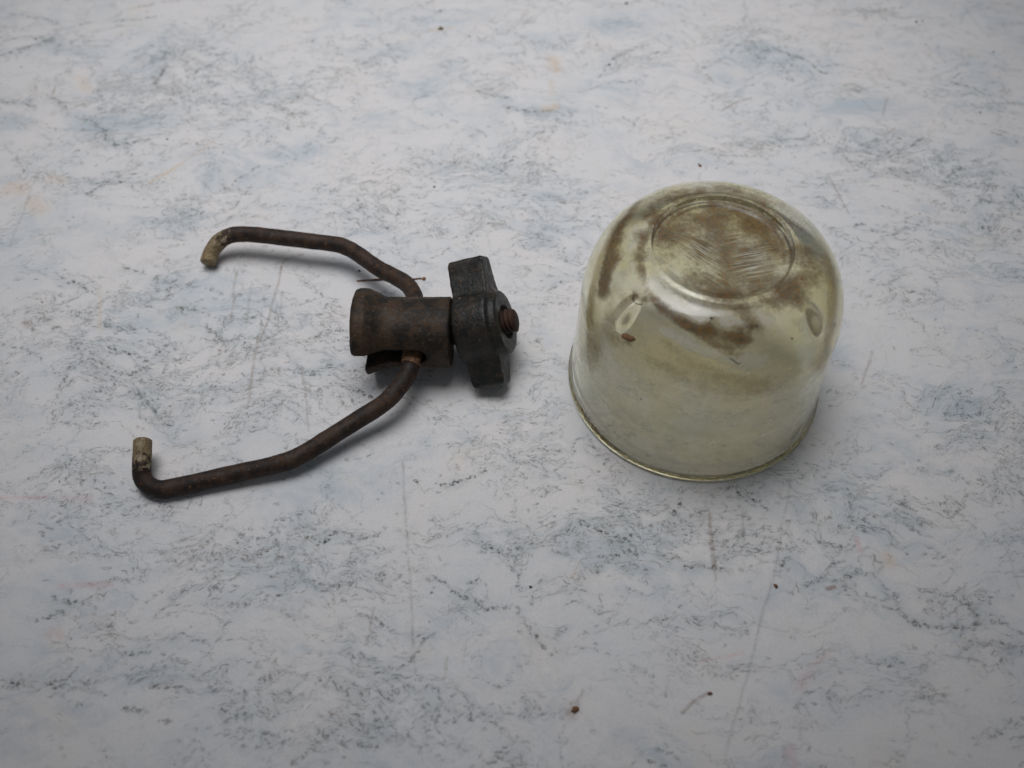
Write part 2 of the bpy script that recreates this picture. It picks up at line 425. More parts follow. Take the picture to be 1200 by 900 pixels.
# ------------------------------------------------------------------ measured marks (mm on the table / on the bowl)
DENSE = [(-104.78, 20.18, 12.8, 12.8, 0.8), (-118.51, 31.49, 8.8, 8.9, 0.8), (-82.87, 6.84, 14.5, 13.3, 0.8), (-95.0, 34.41, 11.0, 7.5, 0.6), (-64.15, 20.18, 15.0, 11.3, 0.8), (-45.86, 9.44, 12.5, 10.7, 0.8), (-61.77, 4.27, 8.2, 13.2, 0.7), (-103.73, -0.77, 8.1, 10.2, 0.6), (-100.83, -19.78, 11.6, 9.3, 0.7), (-81.48, -28.63, 11.4, 5.5, 0.5), (-64.49, -39.14, 12.9, 8.4, 0.9), (-50.03, -37.09, 11.1, 8.5, 0.95), (-36.45, -43.19, 14.6, 6.1, 0.9), (-87.08, -37.09, 11.1, 6.3, 0.5), (-50.59, -32.91, 9.4, 6.5, 0.7), (-63.09, -47.15, 10.8, 4.0, 0.6), (-18.53, -37.09, 7.4, 4.2, 0.4), (-7.49, -32.91, 11.2, 5.4, 0.5), (3.73, -35.01, 11.2, 5.3, 0.6), (13.12, -32.91, 11.2, 6.5, 0.8), (26.08, -35.01, 11.2, 9.6, 1.0), (37.68, -30.78, 7.5, 6.5, 0.8), (-10.69, -51.4, 3.6, 2.7, 0.9), (7.21, -47.15, 10.8, 5.0, 0.45), (48.17, -37.09, 11.1, 6.3, 0.7), (63.99, -19.78, 11.6, 5.8, 0.6), (75.19, -22.03, 11.6, 5.7, 0.8), (74.95, -32.91, 15.0, 6.5, 0.7), (86.92, -29.71, 11.3, 4.4, 0.6), (110.51, -5.69, 12.1, 10.0, 0.8), (112.47, -19.78, 9.7, 6.9, 0.6), (-117.31, 114.2, 15.6, 21.3, 0.65), (-108.53, 135.5, 16.3, 18.3, 0.7), (-108.59, 122.52, 13.2, 13.0, 0.8), (-81.45, 118.33, 18.4, 15.0, 0.7), (-71.23, 120.42, 15.8, 10.7, 0.7), (-129.84, 112.16, 13.0, 8.3, 0.6), (-114.05, 78.0, 9.7, 3.6, 0.8), (-85.79, 69.3, 11.9, 6.9, 0.6), (-93.98, 62.55, 9.4, 6.8, 0.4), (-158.66, 139.97, 8.2, 5.5, 0.8), (-153.08, 144.52, 11.0, 4.6, 0.6), (-24.62, 85.2, 9.9, 5.2, 0.6), (-9.81, 83.38, 14.7, 5.1, 0.9), (4.89, 81.58, 9.8, 9.2, 0.7), (9.53, 69.3, 7.2, 14.1, 0.6), (-16.45, 62.55, 11.8, 6.8, 0.7), (-28.0, 59.25, 9.3, 5.0, 0.5), (-42.9, 69.3, 14.3, 8.7, 0.5), (35.27, 135.5, 13.6, 8.1, 0.6), (-5.28, 120.42, 6.6, 4.2, 0.5), (6.39, 104.16, 6.4, 6.0, 0.6), (10.94, 139.97, 13.7, 11.5, 0.35), (-43.77, 139.97, 10.9, 13.9, 0.4), (79.0, 137.73, 8.2, 11.4, 0.8), (64.85, 133.3, 6.8, 6.7, 0.5), (88.1, 126.78, 8.0, 5.2, 0.5), (67.78, 114.2, 7.8, 4.1, 0.6), (85.3, 94.5, 15.0, 5.8, 0.7), (102.09, 90.74, 14.9, 7.6, 0.75), (118.2, 85.2, 14.8, 9.3, 0.85), (128.61, 78.0, 12.1, 9.0, 0.9), (134.4, 64.22, 9.4, 10.3, 0.9), (108.16, 120.42, 13.2, 3.4, 0.5), (141.33, 116.26, 13.1, 6.3, 0.5), (86.41, 72.74, 7.2, 10.6, 0.4), (101.94, 55.99, 11.6, 8.2, 0.6), (115.04, 52.78, 11.5, 6.5, 0.5), (119.4, 161.52, 14.2, 3.9, 0.5), (7.94, -10.5, 6.0, 14.8, 0.55), (0.0, -5.69, 8.0, 10.0, 0.55), (4.17, 9.44, 6.2, 10.7, 0.5), (9.14, 49.62, 6.9, 12.9, 0.5), (-11.91, -10.5, 7.9, 7.2, 0.3), (96.93, 43.41, 9.0, 9.4, 0.5), (-68.4, -65.71, 12.0, 3.5, 0.5), (-51.69, -74.3, 10.0, 5.1, 0.6), (-42.1, -70.92, 10.1, 5.2, 0.7), (-28.92, -67.47, 11.9, 5.3, 0.8), (-33.01, -77.62, 13.2, 5.0, 0.8), (-44.35, -79.25, 9.9, 3.3, 0.6), (-19.91, -75.97, 10.0, 4.2, 0.7), (-6.7, -72.62, 10.0, 3.4, 0.7), (-9.81, -80.87, 13.1, 3.2, 0.6), (-73.33, -58.52, 10.5, 2.8, 0.6), (-91.87, -67.47, 10.2, 2.1, 0.5), (92.05, -60.35, 10.4, 2.6, 0.7), (79.27, -63.05, 8.6, 1.4, 0.6), (56.43, -65.71, 10.3, 1.8, 0.6), (44.69, -63.94, 6.9, 2.1, 0.5), (66.7, -47.15, 9.0, 2.0, 0.6), (87.85, -49.09, 14.4, 2.7, 0.5), (39.74, -62.16, 5.2, 1.4, 0.5), (80.84, -70.92, 8.4, 1.4, 0.4)]
BLUE = [(-34.9, -19.78, 13.6, 6.9, 0.8), (-122.73, 104.16, 15.3, 8.0, 0.9), (-80.66, 81.58, 9.8, 7.3, 1), (-64.74, 90.74, 10.0, 4.5, 0.9), (-147.72, 139.97, 16.4, 5.5, 1), (-148.3, 104.16, 6.4, 4.0, 1), (-93.98, 62.55, 14.1, 6.8, 0.9), (-26.28, 118.33, 10.5, 12.8, 0.7), (4.94, 87.03, 19.8, 7.5, 0.4), (33.8, 156.22, 8.5, 5.8, 0.9), (9.43, 64.22, 5.9, 13.8, 0.7), (79.33, 139.97, 10.9, 11.5, 0.5), (103.87, 112.16, 15.6, 4.1, 1.1), (70.51, 96.41, 10.1, 3.9, 0.9), (66.48, 124.64, 16.0, 6.0, 0.4), (146.06, 96.41, 7.6, 3.9, 0.8), (148.02, 131.11, 10.8, 8.9, 0.6), (-85.03, 28.61, 8.7, 5.8, 0.6), (-82.84, 40.37, 13.4, 4.6, 0.6), (-48.94, -45.18, 10.9, 4.0, 0.9), (-62.75, -49.09, 14.3, 3.9, 0.5), (-43.98, -41.18, 9.2, 4.1, 0.9), (-77.35, -63.94, 17.2, 7.3, 0.6), (-90.03, -74.3, 13.3, 5.1, 0.5), (-31.5, -37.09, 11.1, 4.2, 0.3), (18.53, -37.09, 14.8, 6.3, 0.6), (75.8, -28.63, 15.2, 6.6, 0.6), (66.32, -28.63, 9.5, 4.4, 0.5), (101.69, -0.77, 12.2, 7.6, 0.7), (119.42, 4.27, 8.2, 7.8, 0.6), (-131.38, 118.33, 13.1, 6.3, 0.6), (-55.0, -63.94, 10.3, 3.6, 0.4), (81.4, 135.5, 13.6, 9.0, 0.7), (19.39, -19.78, 11.6, 6.9, 0.5), (79.32, -47.15, 14.4, 2.4, 0.4), (-42.43, 158.62, 17.0, 7.3, 0.3), (-2.38, 69.3, 9.5, 6.9, 0.4)]
SCRATCHES = [((10.35, -73.97), (12.77, -71.6), 0.8, 0.45, 'brown'), ((11.69, -73.63), (12.08, -72.28), 1.8, 0.4, 'brown'), ((12.79, -71.26), (14.23, -68.86), 0.4, 0.5, 'brown'), ((-26.51, 151.01), (-19.6, 152.89), 1.2, 0.4, 'tan'), ((-25.11, -15.19), (-22.6, -37.09), 0.35, 0.6, 'grey'), ((-22.6, -37.09), (-19.32, -65.71), 0.32, 0.6, 'grey'), ((63.21, -19.78), (56.13, -43.19), 0.4, 0.45, 'grey'), ((56.13, -43.19), (48.25, -63.05), 0.4, 0.55, 'grey'), ((48.25, -63.05), (40.76, -81.67), 0.4, 0.45, 'grey'), ((-136.32, 84.84), (-135.47, 53.42), 0.45, 0.5, 'grey'), ((-60.8, 48.05), (-61.92, 28.61), 0.35, 0.45, 'brown'), ((-61.92, 28.61), (-63.74, 17.45), 0.35, 0.45, 'brown'), ((-63.93, 21.57), (-63.13, -0.27), 0.35, 0.45, 'brown'), ((-63.95, 17.45), (-62.82, 1.74), 0.5, 0.3, 'brown'), ((-72.68, 44.02), (-71.72, 27.18), 0.4, 0.4, 'brown'), ((-68.29, 40.37), (-67.36, 24.36), 0.35, 0.3, 'brown'), ((-51.61, 12.08), (-47.68, -6.91), 0.35, 0.4, 'brown'), ((-61.03, 48.05), (-56.06, 50.25), 0.4, 0.5, 'brown'), ((-103.2, 78.36), (-95.15, 87.03), 0.8, 0.55, 'tan'), ((-95.15, 87.03), (-88.14, 96.41), 0.6, 0.35, 'tan'), ((-59.57, 25.76), (-59.85, 35.89), 0.4, 0.3, 'brown'), ((150.19, 168.42), (155.1, 146.82), 0.5, 0.35, 'grey'), ((78.86, 156.22), (80.7, 139.97), 0.4, 0.3, 'grey'), ((80.32, 146.82), (87.75, 124.64), 0.45, 0.4, 'grey'), ((115.16, 116.26), (112.09, 108.13), 0.5, 0.4, 'brown'), ((90.44, 81.58), (93.46, 65.9), 0.4, 0.5, 'brown'), ((89.55, 16.9), (84.94, 6.84), 0.45, 0.35, 'brown'), ((131.3, 139.97), (135.11, 133.3), 0.4, 0.25, 'grey'), ((43.82, -28.2), (43.32, -45.18), 0.4, 0.55, 'brown'), ((43.17, -37.09), (43.32, -43.59), 0.5, 0.5, 'brown'), ((51.16, -28.63), (50.4, -37.09), 0.35, 0.3, 'brown'), ((-28.86, -51.4), (-29.6, -59.44), 0.35, 0.35, 'brown'), ((-13.61, -67.47), (-13.13, -62.16), 0.4, 0.4, 'brown'), ((14.29, -41.18), (12.9, -44.19), 0.6, 0.35, 'tan'), ((107.09, -37.09), (107.26, -47.15), 0.35, 0.35, 'grey'), ((64.6, -58.52), (66.52, -62.16), 0.3, 0.2, 'pink'), ((-95.7, -46.56), (-84.95, -46.17), 1.0, 0.5, 'pink'), ((-90.33, -46.36), (-87.08, -46.36), 1.3, 0.45, 'pink'), ((-94.68, -57.05), (-93.13, -57.6), 1.8, 0.5, 'pink'), ((-114.81, -24.92), (-104.34, -24.7), 0.8, 0.45, 'pink'), ((-100.46, -24.92), (-94.66, -25.14), 1.4, 0.4, 'pink'), ((56.85, -68.34), (59.51, -65.71), 1.6, 0.4, 'pink'), ((60.16, -63.94), (64.34, -61.8), 0.7, 0.4, 'pink'), ((53.12, -80.87), (53.55, -83.26), 1.6, 0.35, 'pink'), ((75.27, -35.01), (75.38, -38.12), 0.8, 0.6, 'pink'), ((66.7, -47.15), (68.21, -46.76), 0.7, 0.7, 'rust'), ((37.91, -63.05), (46.77, -61.25), 0.5, 0.4, 'pink'), ((13.02, 135.5), (13.97, 130.24), 2.8, 0.5, 'tan'), ((11.97, 124.64), (12.61, 118.33), 1.2, 0.3, 'tan'), ((10.36, 110.95), (12.98, 112.16), 2.2, 0.5, 'tan'), ((-142.16, 76.24), (-138.82, 75.53), 3.5, 0.4, 'tan'), ((-133.65, 69.98), (-131.08, 67.59), 3.5, 0.4, 'tan'), ((-131.7, 80.5), (-128.5, 79.43), 2.2, 0.35, 'tan'), ((-134.6, 125.92), (-131.37, 120.42), 2.6, 0.3, 'tan'), ((80.94, -39.76), (81.18, -41.18), 2.0, 0.4, 'tan'), ((-108.22, 38.87), (-103.73, 22.96), 0.8, 0.3, 'tan'), ((-123.63, 26.33), (-122.44, 25.2), 1.5, 0.4, 'rust'), ((63.38, 110.14), (68.3, 114.2), 0.6, 0.6, 'brown'), ((68.3, 114.2), (73.28, 116.26), 0.6, 0.5, 'brown'), ((64.57, 95.26), (75.83, 90.0), 0.3, 0.3, 'grey'), ((31.2, 135.5), (44.06, 143.6), 0.35, 0.6, 'dark'), ((38.65, 137.28), (49.9, 138.18), 0.3, 0.5, 'dark'), ((26.65, 125.92), (30.73, 131.98), 0.3, 0.55, 'dark'), ((-11.87, 120.42), (-3.12, 113.38), 0.35, 0.6, 'dark'), ((-3.12, 113.38), (8.88, 100.26), 0.35, 0.6, 'dark'), ((-2.6, 112.16), (1.3, 110.95), 0.5, 0.5, 'dark'), ((-79.9, 76.94), (-73.98, 85.93), 0.45, 0.6, 'dark'), ((-120.19, 73.44), (-105.55, 78.0), 0.5, 0.6, 'dark'), ((-156.66, 115.02), (-143.38, 114.2), 0.4, 0.6, 'dark'), ((-141.14, 117.5), (-132.7, 108.13), 0.5, 0.6, 'dark'), ((-141.36, 118.33), (-141.69, 122.52), 0.45, 0.5, 'brown'), ((-132.7, 108.13), (-116.28, 98.32), 0.4, 0.55, 'dark'), ((-117.91, 94.5), (-107.21, 93.75), 0.4, 0.6, 'dark'), ((-163.46, 137.73), (-150.18, 149.14), 0.6, 0.6, 'dark'), ((-150.18, 149.14), (-137.42, 153.84), 0.6, 0.4, 'dark'), ((-132.37, 156.22), (-116.36, 160.55), 0.5, 0.5, 'dark'), ((-119.06, 41.89), (-107.55, 38.87), 0.4, 0.65, 'dark'), ((-103.12, 45.87), (-97.72, 41.89), 0.6, 0.6, 'dark'), ((-86.69, 31.49), (-78.9, 30.91), 0.4, 0.65, 'dark'), ((-77.98, 25.76), (-71.63, 20.18), 0.5, 0.6, 'dark'), ((-102.07, 13.41), (-94.56, 8.14), 0.5, 0.6, 'dark'), ((-90.88, 5.55), (-77.19, -1.27), 0.55, 0.55, 'dark'), ((-93.81, 9.44), (-90.78, 14.75), 0.5, 0.5, 'dark'), ((93.65, 60.89), (96.33, 62.55), 0.4, 0.5, 'dark'), ((104.2, 120.42), (110.53, 119.16), 0.35, 0.6, 'dark'), ((124.81, 118.33), (130.86, 116.26), 0.3, 0.5, 'dark'), ((111.73, 161.52), (130.77, 161.52), 0.3, 0.5, 'dark'), ((92.87, 164.46), (96.39, 168.42), 0.4, 0.5, 'dark'), ((77.69, 168.42), (77.45, 156.22), 0.4, 0.5, 'dark'), ((83.78, 142.24), (94.4, 124.64), 0.35, 0.6, 'dark'), ((135.61, 124.64), (145.09, 120.42), 0.3, 0.5, 'dark'), ((-22.26, -20.45), (-16.41, -21.58), 0.35, 0.65, 'dark'), ((-16.41, -21.58), (-5.81, -20.45), 0.35, 0.65, 'dark'), ((-18.19, -43.79), (0.0, -50.44), 0.35, 0.55, 'dark'), ((0.0, -50.44), (13.23, -54.81), 0.35, 0.55, 'dark'), ((-7.41, -37.09), (7.37, -39.14), 0.35, 0.5, 'dark'), ((18.37, -40.16), (22.2, -37.71), 0.4, 0.6, 'dark'), ((84.69, -54.81), (96.26, -54.43), 0.6, 0.55, 'dark'), ((96.26, -54.43), (105.87, -54.81), 0.5, 0.5, 'dark'), ((95.03, -49.09), (96.26, -54.43), 0.4, 0.5, 'dark'), ((61.39, -46.56), (72.89, -43.19), 0.4, 0.55, 'dark'), ((72.89, -43.19), (88.81, -45.18), 0.35, 0.45, 'dark'), ((76.68, -51.02), (84.47, -55.75), 0.35, 0.5, 'dark'), ((91.69, -48.12), (102.34, -54.81), 0.4, 0.45, 'dark'), ((49.98, -23.14), (57.47, -30.78), 0.35, 0.6, 'dark'), ((46.84, -32.91), (61.14, -37.09), 0.35, 0.5, 'dark'), ((36.65, -41.18), (45.56, -43.19), 0.4, 0.6, 'dark'), ((71.28, -32.48), (82.81, -31.21), 0.35, 0.5, 'dark'), ((81.07, -39.14), (88.17, -24.25), 0.3, 0.25, 'grey'), ((-80.55, -61.25), (-74.3, -62.16), 0.5, 0.55, 'dark'), ((-101.98, -67.82), (-97.98, -66.94), 0.6, 0.6, 'dark'), ((-93.57, -67.47), (-80.61, -68.34), 0.6, 0.55, 'dark'), ((-77.67, -70.06), (-65.33, -68.34), 0.6, 0.5, 'dark'), ((-77.08, -72.62), (-66.52, -75.14), 0.6, 0.5, 'dark'), ((-96.92, -48.71), (-87.15, -51.97), 0.5, 0.6, 'dark'), ((-100.84, -53.87), (-93.03, -53.3), 0.5, 0.5, 'dark'), ((-71.02, -61.25), (-66.97, -64.3), 0.5, 0.5, 'dark'), ((37.62, -65.71), (44.69, -63.94), 0.4, 0.4, 'dark'), ((-48.77, -77.12), (-45.66, -81.67), 0.6, 0.55, 'dark'), ((-42.19, -83.26), (-35.14, -80.87), 0.6, 0.6, 'dark'), ((33.43, -73.46), (38.89, -69.55), 0.5, 0.6, 'brown')]
BROWN = [(36.44, 15.93, 44.18, 5.2, 0.8), (45.12, 19.82, 44.18, 6.0, 0.95), (52.95, 16.69, 44.19, 5.2, 0.9), (54.97, 9.62, 44.18, 4.0, 1.05), (32.86, 12.62, 44.17, 3.6, 0.95), (30.88, 6.0, 45.37, 2.0, 0.5), (44.02, 10.87, 44.17, 5.2, 0.8), (44.8, 2.8, 44.17, 6.0, 0.7), (36.99, 0.43, 44.18, 2.8, 0.5), (50.53, -0.04, 44.17, 4.0, 0.7), (42.79, -4.61, 45.38, 4.4, 0.95), (38.23, 7.15, 44.18, 3.6, 0.5), (49.62, 5.94, 44.17, 4.0, 0.55), (56.0, -2.31, 45.38, 3.6, 1.0), (60.89, 6.02, 45.36, 3.6, 0.75), (61.85, 0.64, 44.71, 2.8, 0.6), (57.0, -5.29, 44.87, 2.8, 0.85), (51.89, -6.81, 45.3, 2.8, 0.7), (39.39, 9.62, 44.18, 2.8, 0.45), (45.35, 7.15, 44.18, 2.8, 0.45), (40.95, -0.04, 44.17, 2.8, 0.4), (60.59, 14.77, 45.31, 2.0, 0.3), (20.79, 7.59, 42.44, 2.6, 1.05), (22.44, 12.67, 43.62, 1.8, 0.8), (19.48, 3.59, 40.21, 2.0, 0.8), (19.9, 0.59, 39.56, 1.8, 0.6), (45.45, -13.62, 42.89, 2.0, 0.5), (34.14, -5.68, 45.3, 1.6, 0.4), (26.14, 6.12, 45.25, 1.8, 0.65), (26.54, 1.94, 45.09, 1.2, 0.5), (26.06, 12.32, 45.23, 1.8, 0.55), (29.25, 18.63, 45.32, 2.4, 0.45), (37.02, 23.31, 45.38, 2.8, 0.4), (45.71, -8.4, 45.33, 1.8, 0.4), (28.34, -5.09, 44.12, 1.1, 0.55), (29.13, -5.97, 44.08, 1.1, 0.55), (29.92, -6.83, 44.03, 1.1, 0.55), (30.71, -7.66, 43.95, 1.1, 0.55), (31.5, -8.46, 43.84, 1.1, 0.55), (32.46, -9.16, 43.82, 1.1, 0.55), (33.42, -9.82, 43.76, 1.1, 0.55), (34.38, -10.47, 43.69, 1.1, 0.55), (35.35, -11.08, 43.57, 1.1, 0.55), (36.33, -11.66, 43.42, 1.1, 0.55), (37.27, -12.01, 43.41, 1.1, 0.55), (38.23, -12.35, 43.38, 1.1, 0.55), (39.19, -12.66, 43.3, 1.1, 0.55), (40.14, -12.96, 43.23, 1.1, 0.55), (41.11, -13.23, 43.12, 1.1, 0.55), (42.08, -13.49, 42.99, 1.1, 0.55), (43.26, -13.67, 42.89, 1.1, 0.55), (44.44, -13.81, 42.75, 1.1, 0.55), (45.63, -13.94, 42.59, 1.1, 0.55), (46.84, -14.03, 42.37, 1.1, 0.55), (39.61, -11.71, 44.01, 1.8, 0.4), (44.6, -12.71, 43.64, 1.8, 0.4), (44.29, -9.0, 45.25, 1.2, 0.25), (45.21, -9.61, 45.11, 1.2, 0.25), (46.14, -10.16, 44.92, 1.2, 0.25), (47.09, -10.67, 44.66, 1.2, 0.25), (48.05, -11.12, 44.36, 1.2, 0.25), (48.89, -11.9, 43.8, 1.2, 0.25), (49.76, -12.59, 43.14, 1.2, 0.25), (16.67, -2.51, 2.46, 0.6, 0.8), (17.39, -4.06, 2.71, 0.6, 0.8), (18.13, -5.46, 2.75, 0.6, 0.8), (18.87, -6.72, 2.62, 0.6, 0.8), (19.63, -7.88, 2.35, 0.6, 0.8), (20.39, -8.95, 1.96, 0.6, 0.8), (21.23, -9.99, 2.09, 0.6, 0.8), (22.08, -10.95, 2.11, 0.6, 0.8), (22.93, -11.86, 2.06, 0.6, 0.8), (23.79, -12.7, 1.91, 0.6, 0.8), (24.66, -13.47, 1.67, 0.6, 0.8), (25.53, -14.21, 1.37, 0.6, 0.8), (26.42, -14.89, 0.98, 0.6, 0.8), (27.47, -15.63, 1.15, 0.6, 0.8), (28.53, -16.29, 1.21, 0.6, 0.8), (29.59, -16.92, 1.22, 0.6, 0.8), (30.67, -17.49, 1.13, 0.6, 0.8), (31.76, -18.0, 0.97, 0.6, 0.8), (32.85, -18.48, 0.74, 0.6, 0.8), (54.05, -18.78, 2.05, 0.5, 0.5), (55.17, -18.32, 2.41, 0.5, 0.5), (56.32, -17.81, 2.68, 0.5, 0.5), (57.5, -17.22, 2.83, 0.5, 0.5), (58.73, -16.54, 2.84, 0.5, 0.5), (60.01, -15.76, 2.7, 0.5, 0.5), (61.36, -14.85, 2.36, 0.5, 0.5), (62.33, -14.08, 2.96, 0.5, 0.5), (63.35, -13.21, 3.4, 0.5, 0.5), (64.44, -12.19, 3.62, 0.5, 0.5), (30.47, 22.04, 45.08, 1.6, 0.25), (31.58, 22.55, 45.19, 1.6, 0.25), (32.69, 23.1, 45.25, 1.6, 0.25), (33.82, 23.68, 45.29, 1.6, 0.25), (34.96, 24.29, 45.3, 1.6, 0.25), (36.11, 24.94, 45.29, 1.6, 0.25), (37.26, 25.59, 45.27, 1.6, 0.25), (38.42, 25.66, 45.33, 1.6, 0.25), (39.6, 25.77, 45.35, 1.6, 0.25), (40.77, 25.9, 45.35, 1.6, 0.25), (41.95, 26.03, 45.36, 1.6, 0.25), (43.13, 26.17, 45.36, 1.6, 0.25), (44.32, 26.32, 45.35, 1.6, 0.25), (45.51, 26.48, 45.32, 1.6, 0.25), (46.71, 26.67, 45.27, 1.6, 0.25), (47.8, 26.11, 45.32, 1.6, 0.25), (48.89, 25.57, 45.35, 1.6, 0.25), (49.98, 25.06, 45.35, 1.6, 0.25), (51.07, 24.54, 45.36, 1.6, 0.25), (52.16, 24.04, 45.36, 1.6, 0.25), (53.25, 23.55, 45.35, 1.6, 0.25), (54.34, 23.07, 45.33, 1.6, 0.25), (54.55, 15.17, 44.17, 2.8, 0.5), (30.95, 17.28, 45.37, 2.0, 0.5), (27.75, 24.87, 42.93, 1.6, 0.7), (26.82, 22.98, 43.39, 1.6, 0.7), (25.95, 21.4, 43.58, 1.6, 0.7), (25.11, 19.99, 43.62, 1.6, 0.7), (24.29, 18.71, 43.54, 1.6, 0.7), (23.5, 17.54, 43.35, 1.6, 0.7), (22.96, 16.07, 43.38, 1.6, 0.7), (22.45, 14.73, 43.28, 1.6, 0.7), (21.95, 13.47, 43.12, 1.6, 0.7), (21.46, 12.28, 42.89, 1.6, 0.7), (20.98, 11.17, 42.59, 1.6, 0.7), (20.63, 9.68, 42.32, 1.6, 0.7), (20.29, 8.29, 41.97, 1.6, 0.7), (19.96, 6.98, 41.52, 1.6, 0.7), (19.65, 5.79, 40.97, 1.6, 0.7), (19.35, 4.68, 40.33, 1.6, 0.7), (19.12, 3.73, 39.72, 1.6, 0.7), (18.9, 2.85, 39.03, 1.6, 0.7), (18.68, 2.04, 38.27, 1.6, 0.7), (29.9, 15.48, 45.37, 1.0, 0.6), (29.19, 14.02, 45.37, 1.0, 0.6), (28.49, 12.56, 45.37, 1.0, 0.6), (27.79, 11.11, 45.38, 1.0, 0.6), (27.1, 9.68, 45.38, 1.0, 0.6), (26.9, 8.15, 45.36, 1.0, 0.6), (26.7, 6.65, 45.33, 1.0, 0.6), (26.5, 5.17, 45.29, 1.0, 0.6), (26.32, 3.77, 45.18, 1.0, 0.6), (26.53, 2.34, 45.11, 1.0, 0.6), (26.73, 0.94, 45.03, 1.0, 0.6), (26.95, -0.39, 44.88, 1.0, 0.6), (27.29, -2.66, 44.49, 0.8, 0.5), (28.0, -3.7, 44.47, 0.8, 0.5), (28.71, -4.69, 44.41, 0.8, 0.5), (29.42, -5.67, 44.34, 0.8, 0.5), (30.13, -6.61, 44.23, 0.8, 0.5), (30.85, -7.52, 44.08, 0.8, 0.5), (31.57, -8.4, 43.92, 0.8, 0.5), (32.3, -9.24, 43.7, 0.8, 0.5), (33.09, -9.92, 43.59, 0.8, 0.5), (33.9, -10.58, 43.45, 0.8, 0.5), (34.7, -11.21, 43.29, 0.8, 0.5), (35.51, -11.82, 43.09, 0.8, 0.5), (36.33, -12.4, 42.87, 0.8, 0.5), (37.15, -12.96, 42.61, 0.8, 0.5), (37.97, -13.49, 42.33, 0.8, 0.5), (38.81, -14.0, 42.02, 0.8, 0.5), (39.81, -14.37, 41.84, 0.8, 0.5), (40.81, -14.73, 41.63, 0.8, 0.5), (41.82, -15.03, 41.37, 0.8, 0.5), (42.85, -15.33, 41.09, 0.8, 0.5), (23.79, -9.0, 36.43, 1.4, 0.8), (24.82, -2.96, 43.02, 1.0, 0.9), (26.72, -4.57, 43.54, 0.8, 0.9), (47.16, -11.93, 44.0, 0.8, 0.9), (43.86, -15.38, 41.05, 2.4, 0.4), (16.5, 4.38, 33.93, 1.6, 0.3)]  # brown grime blobs, plus a thin brown line along the lower rim
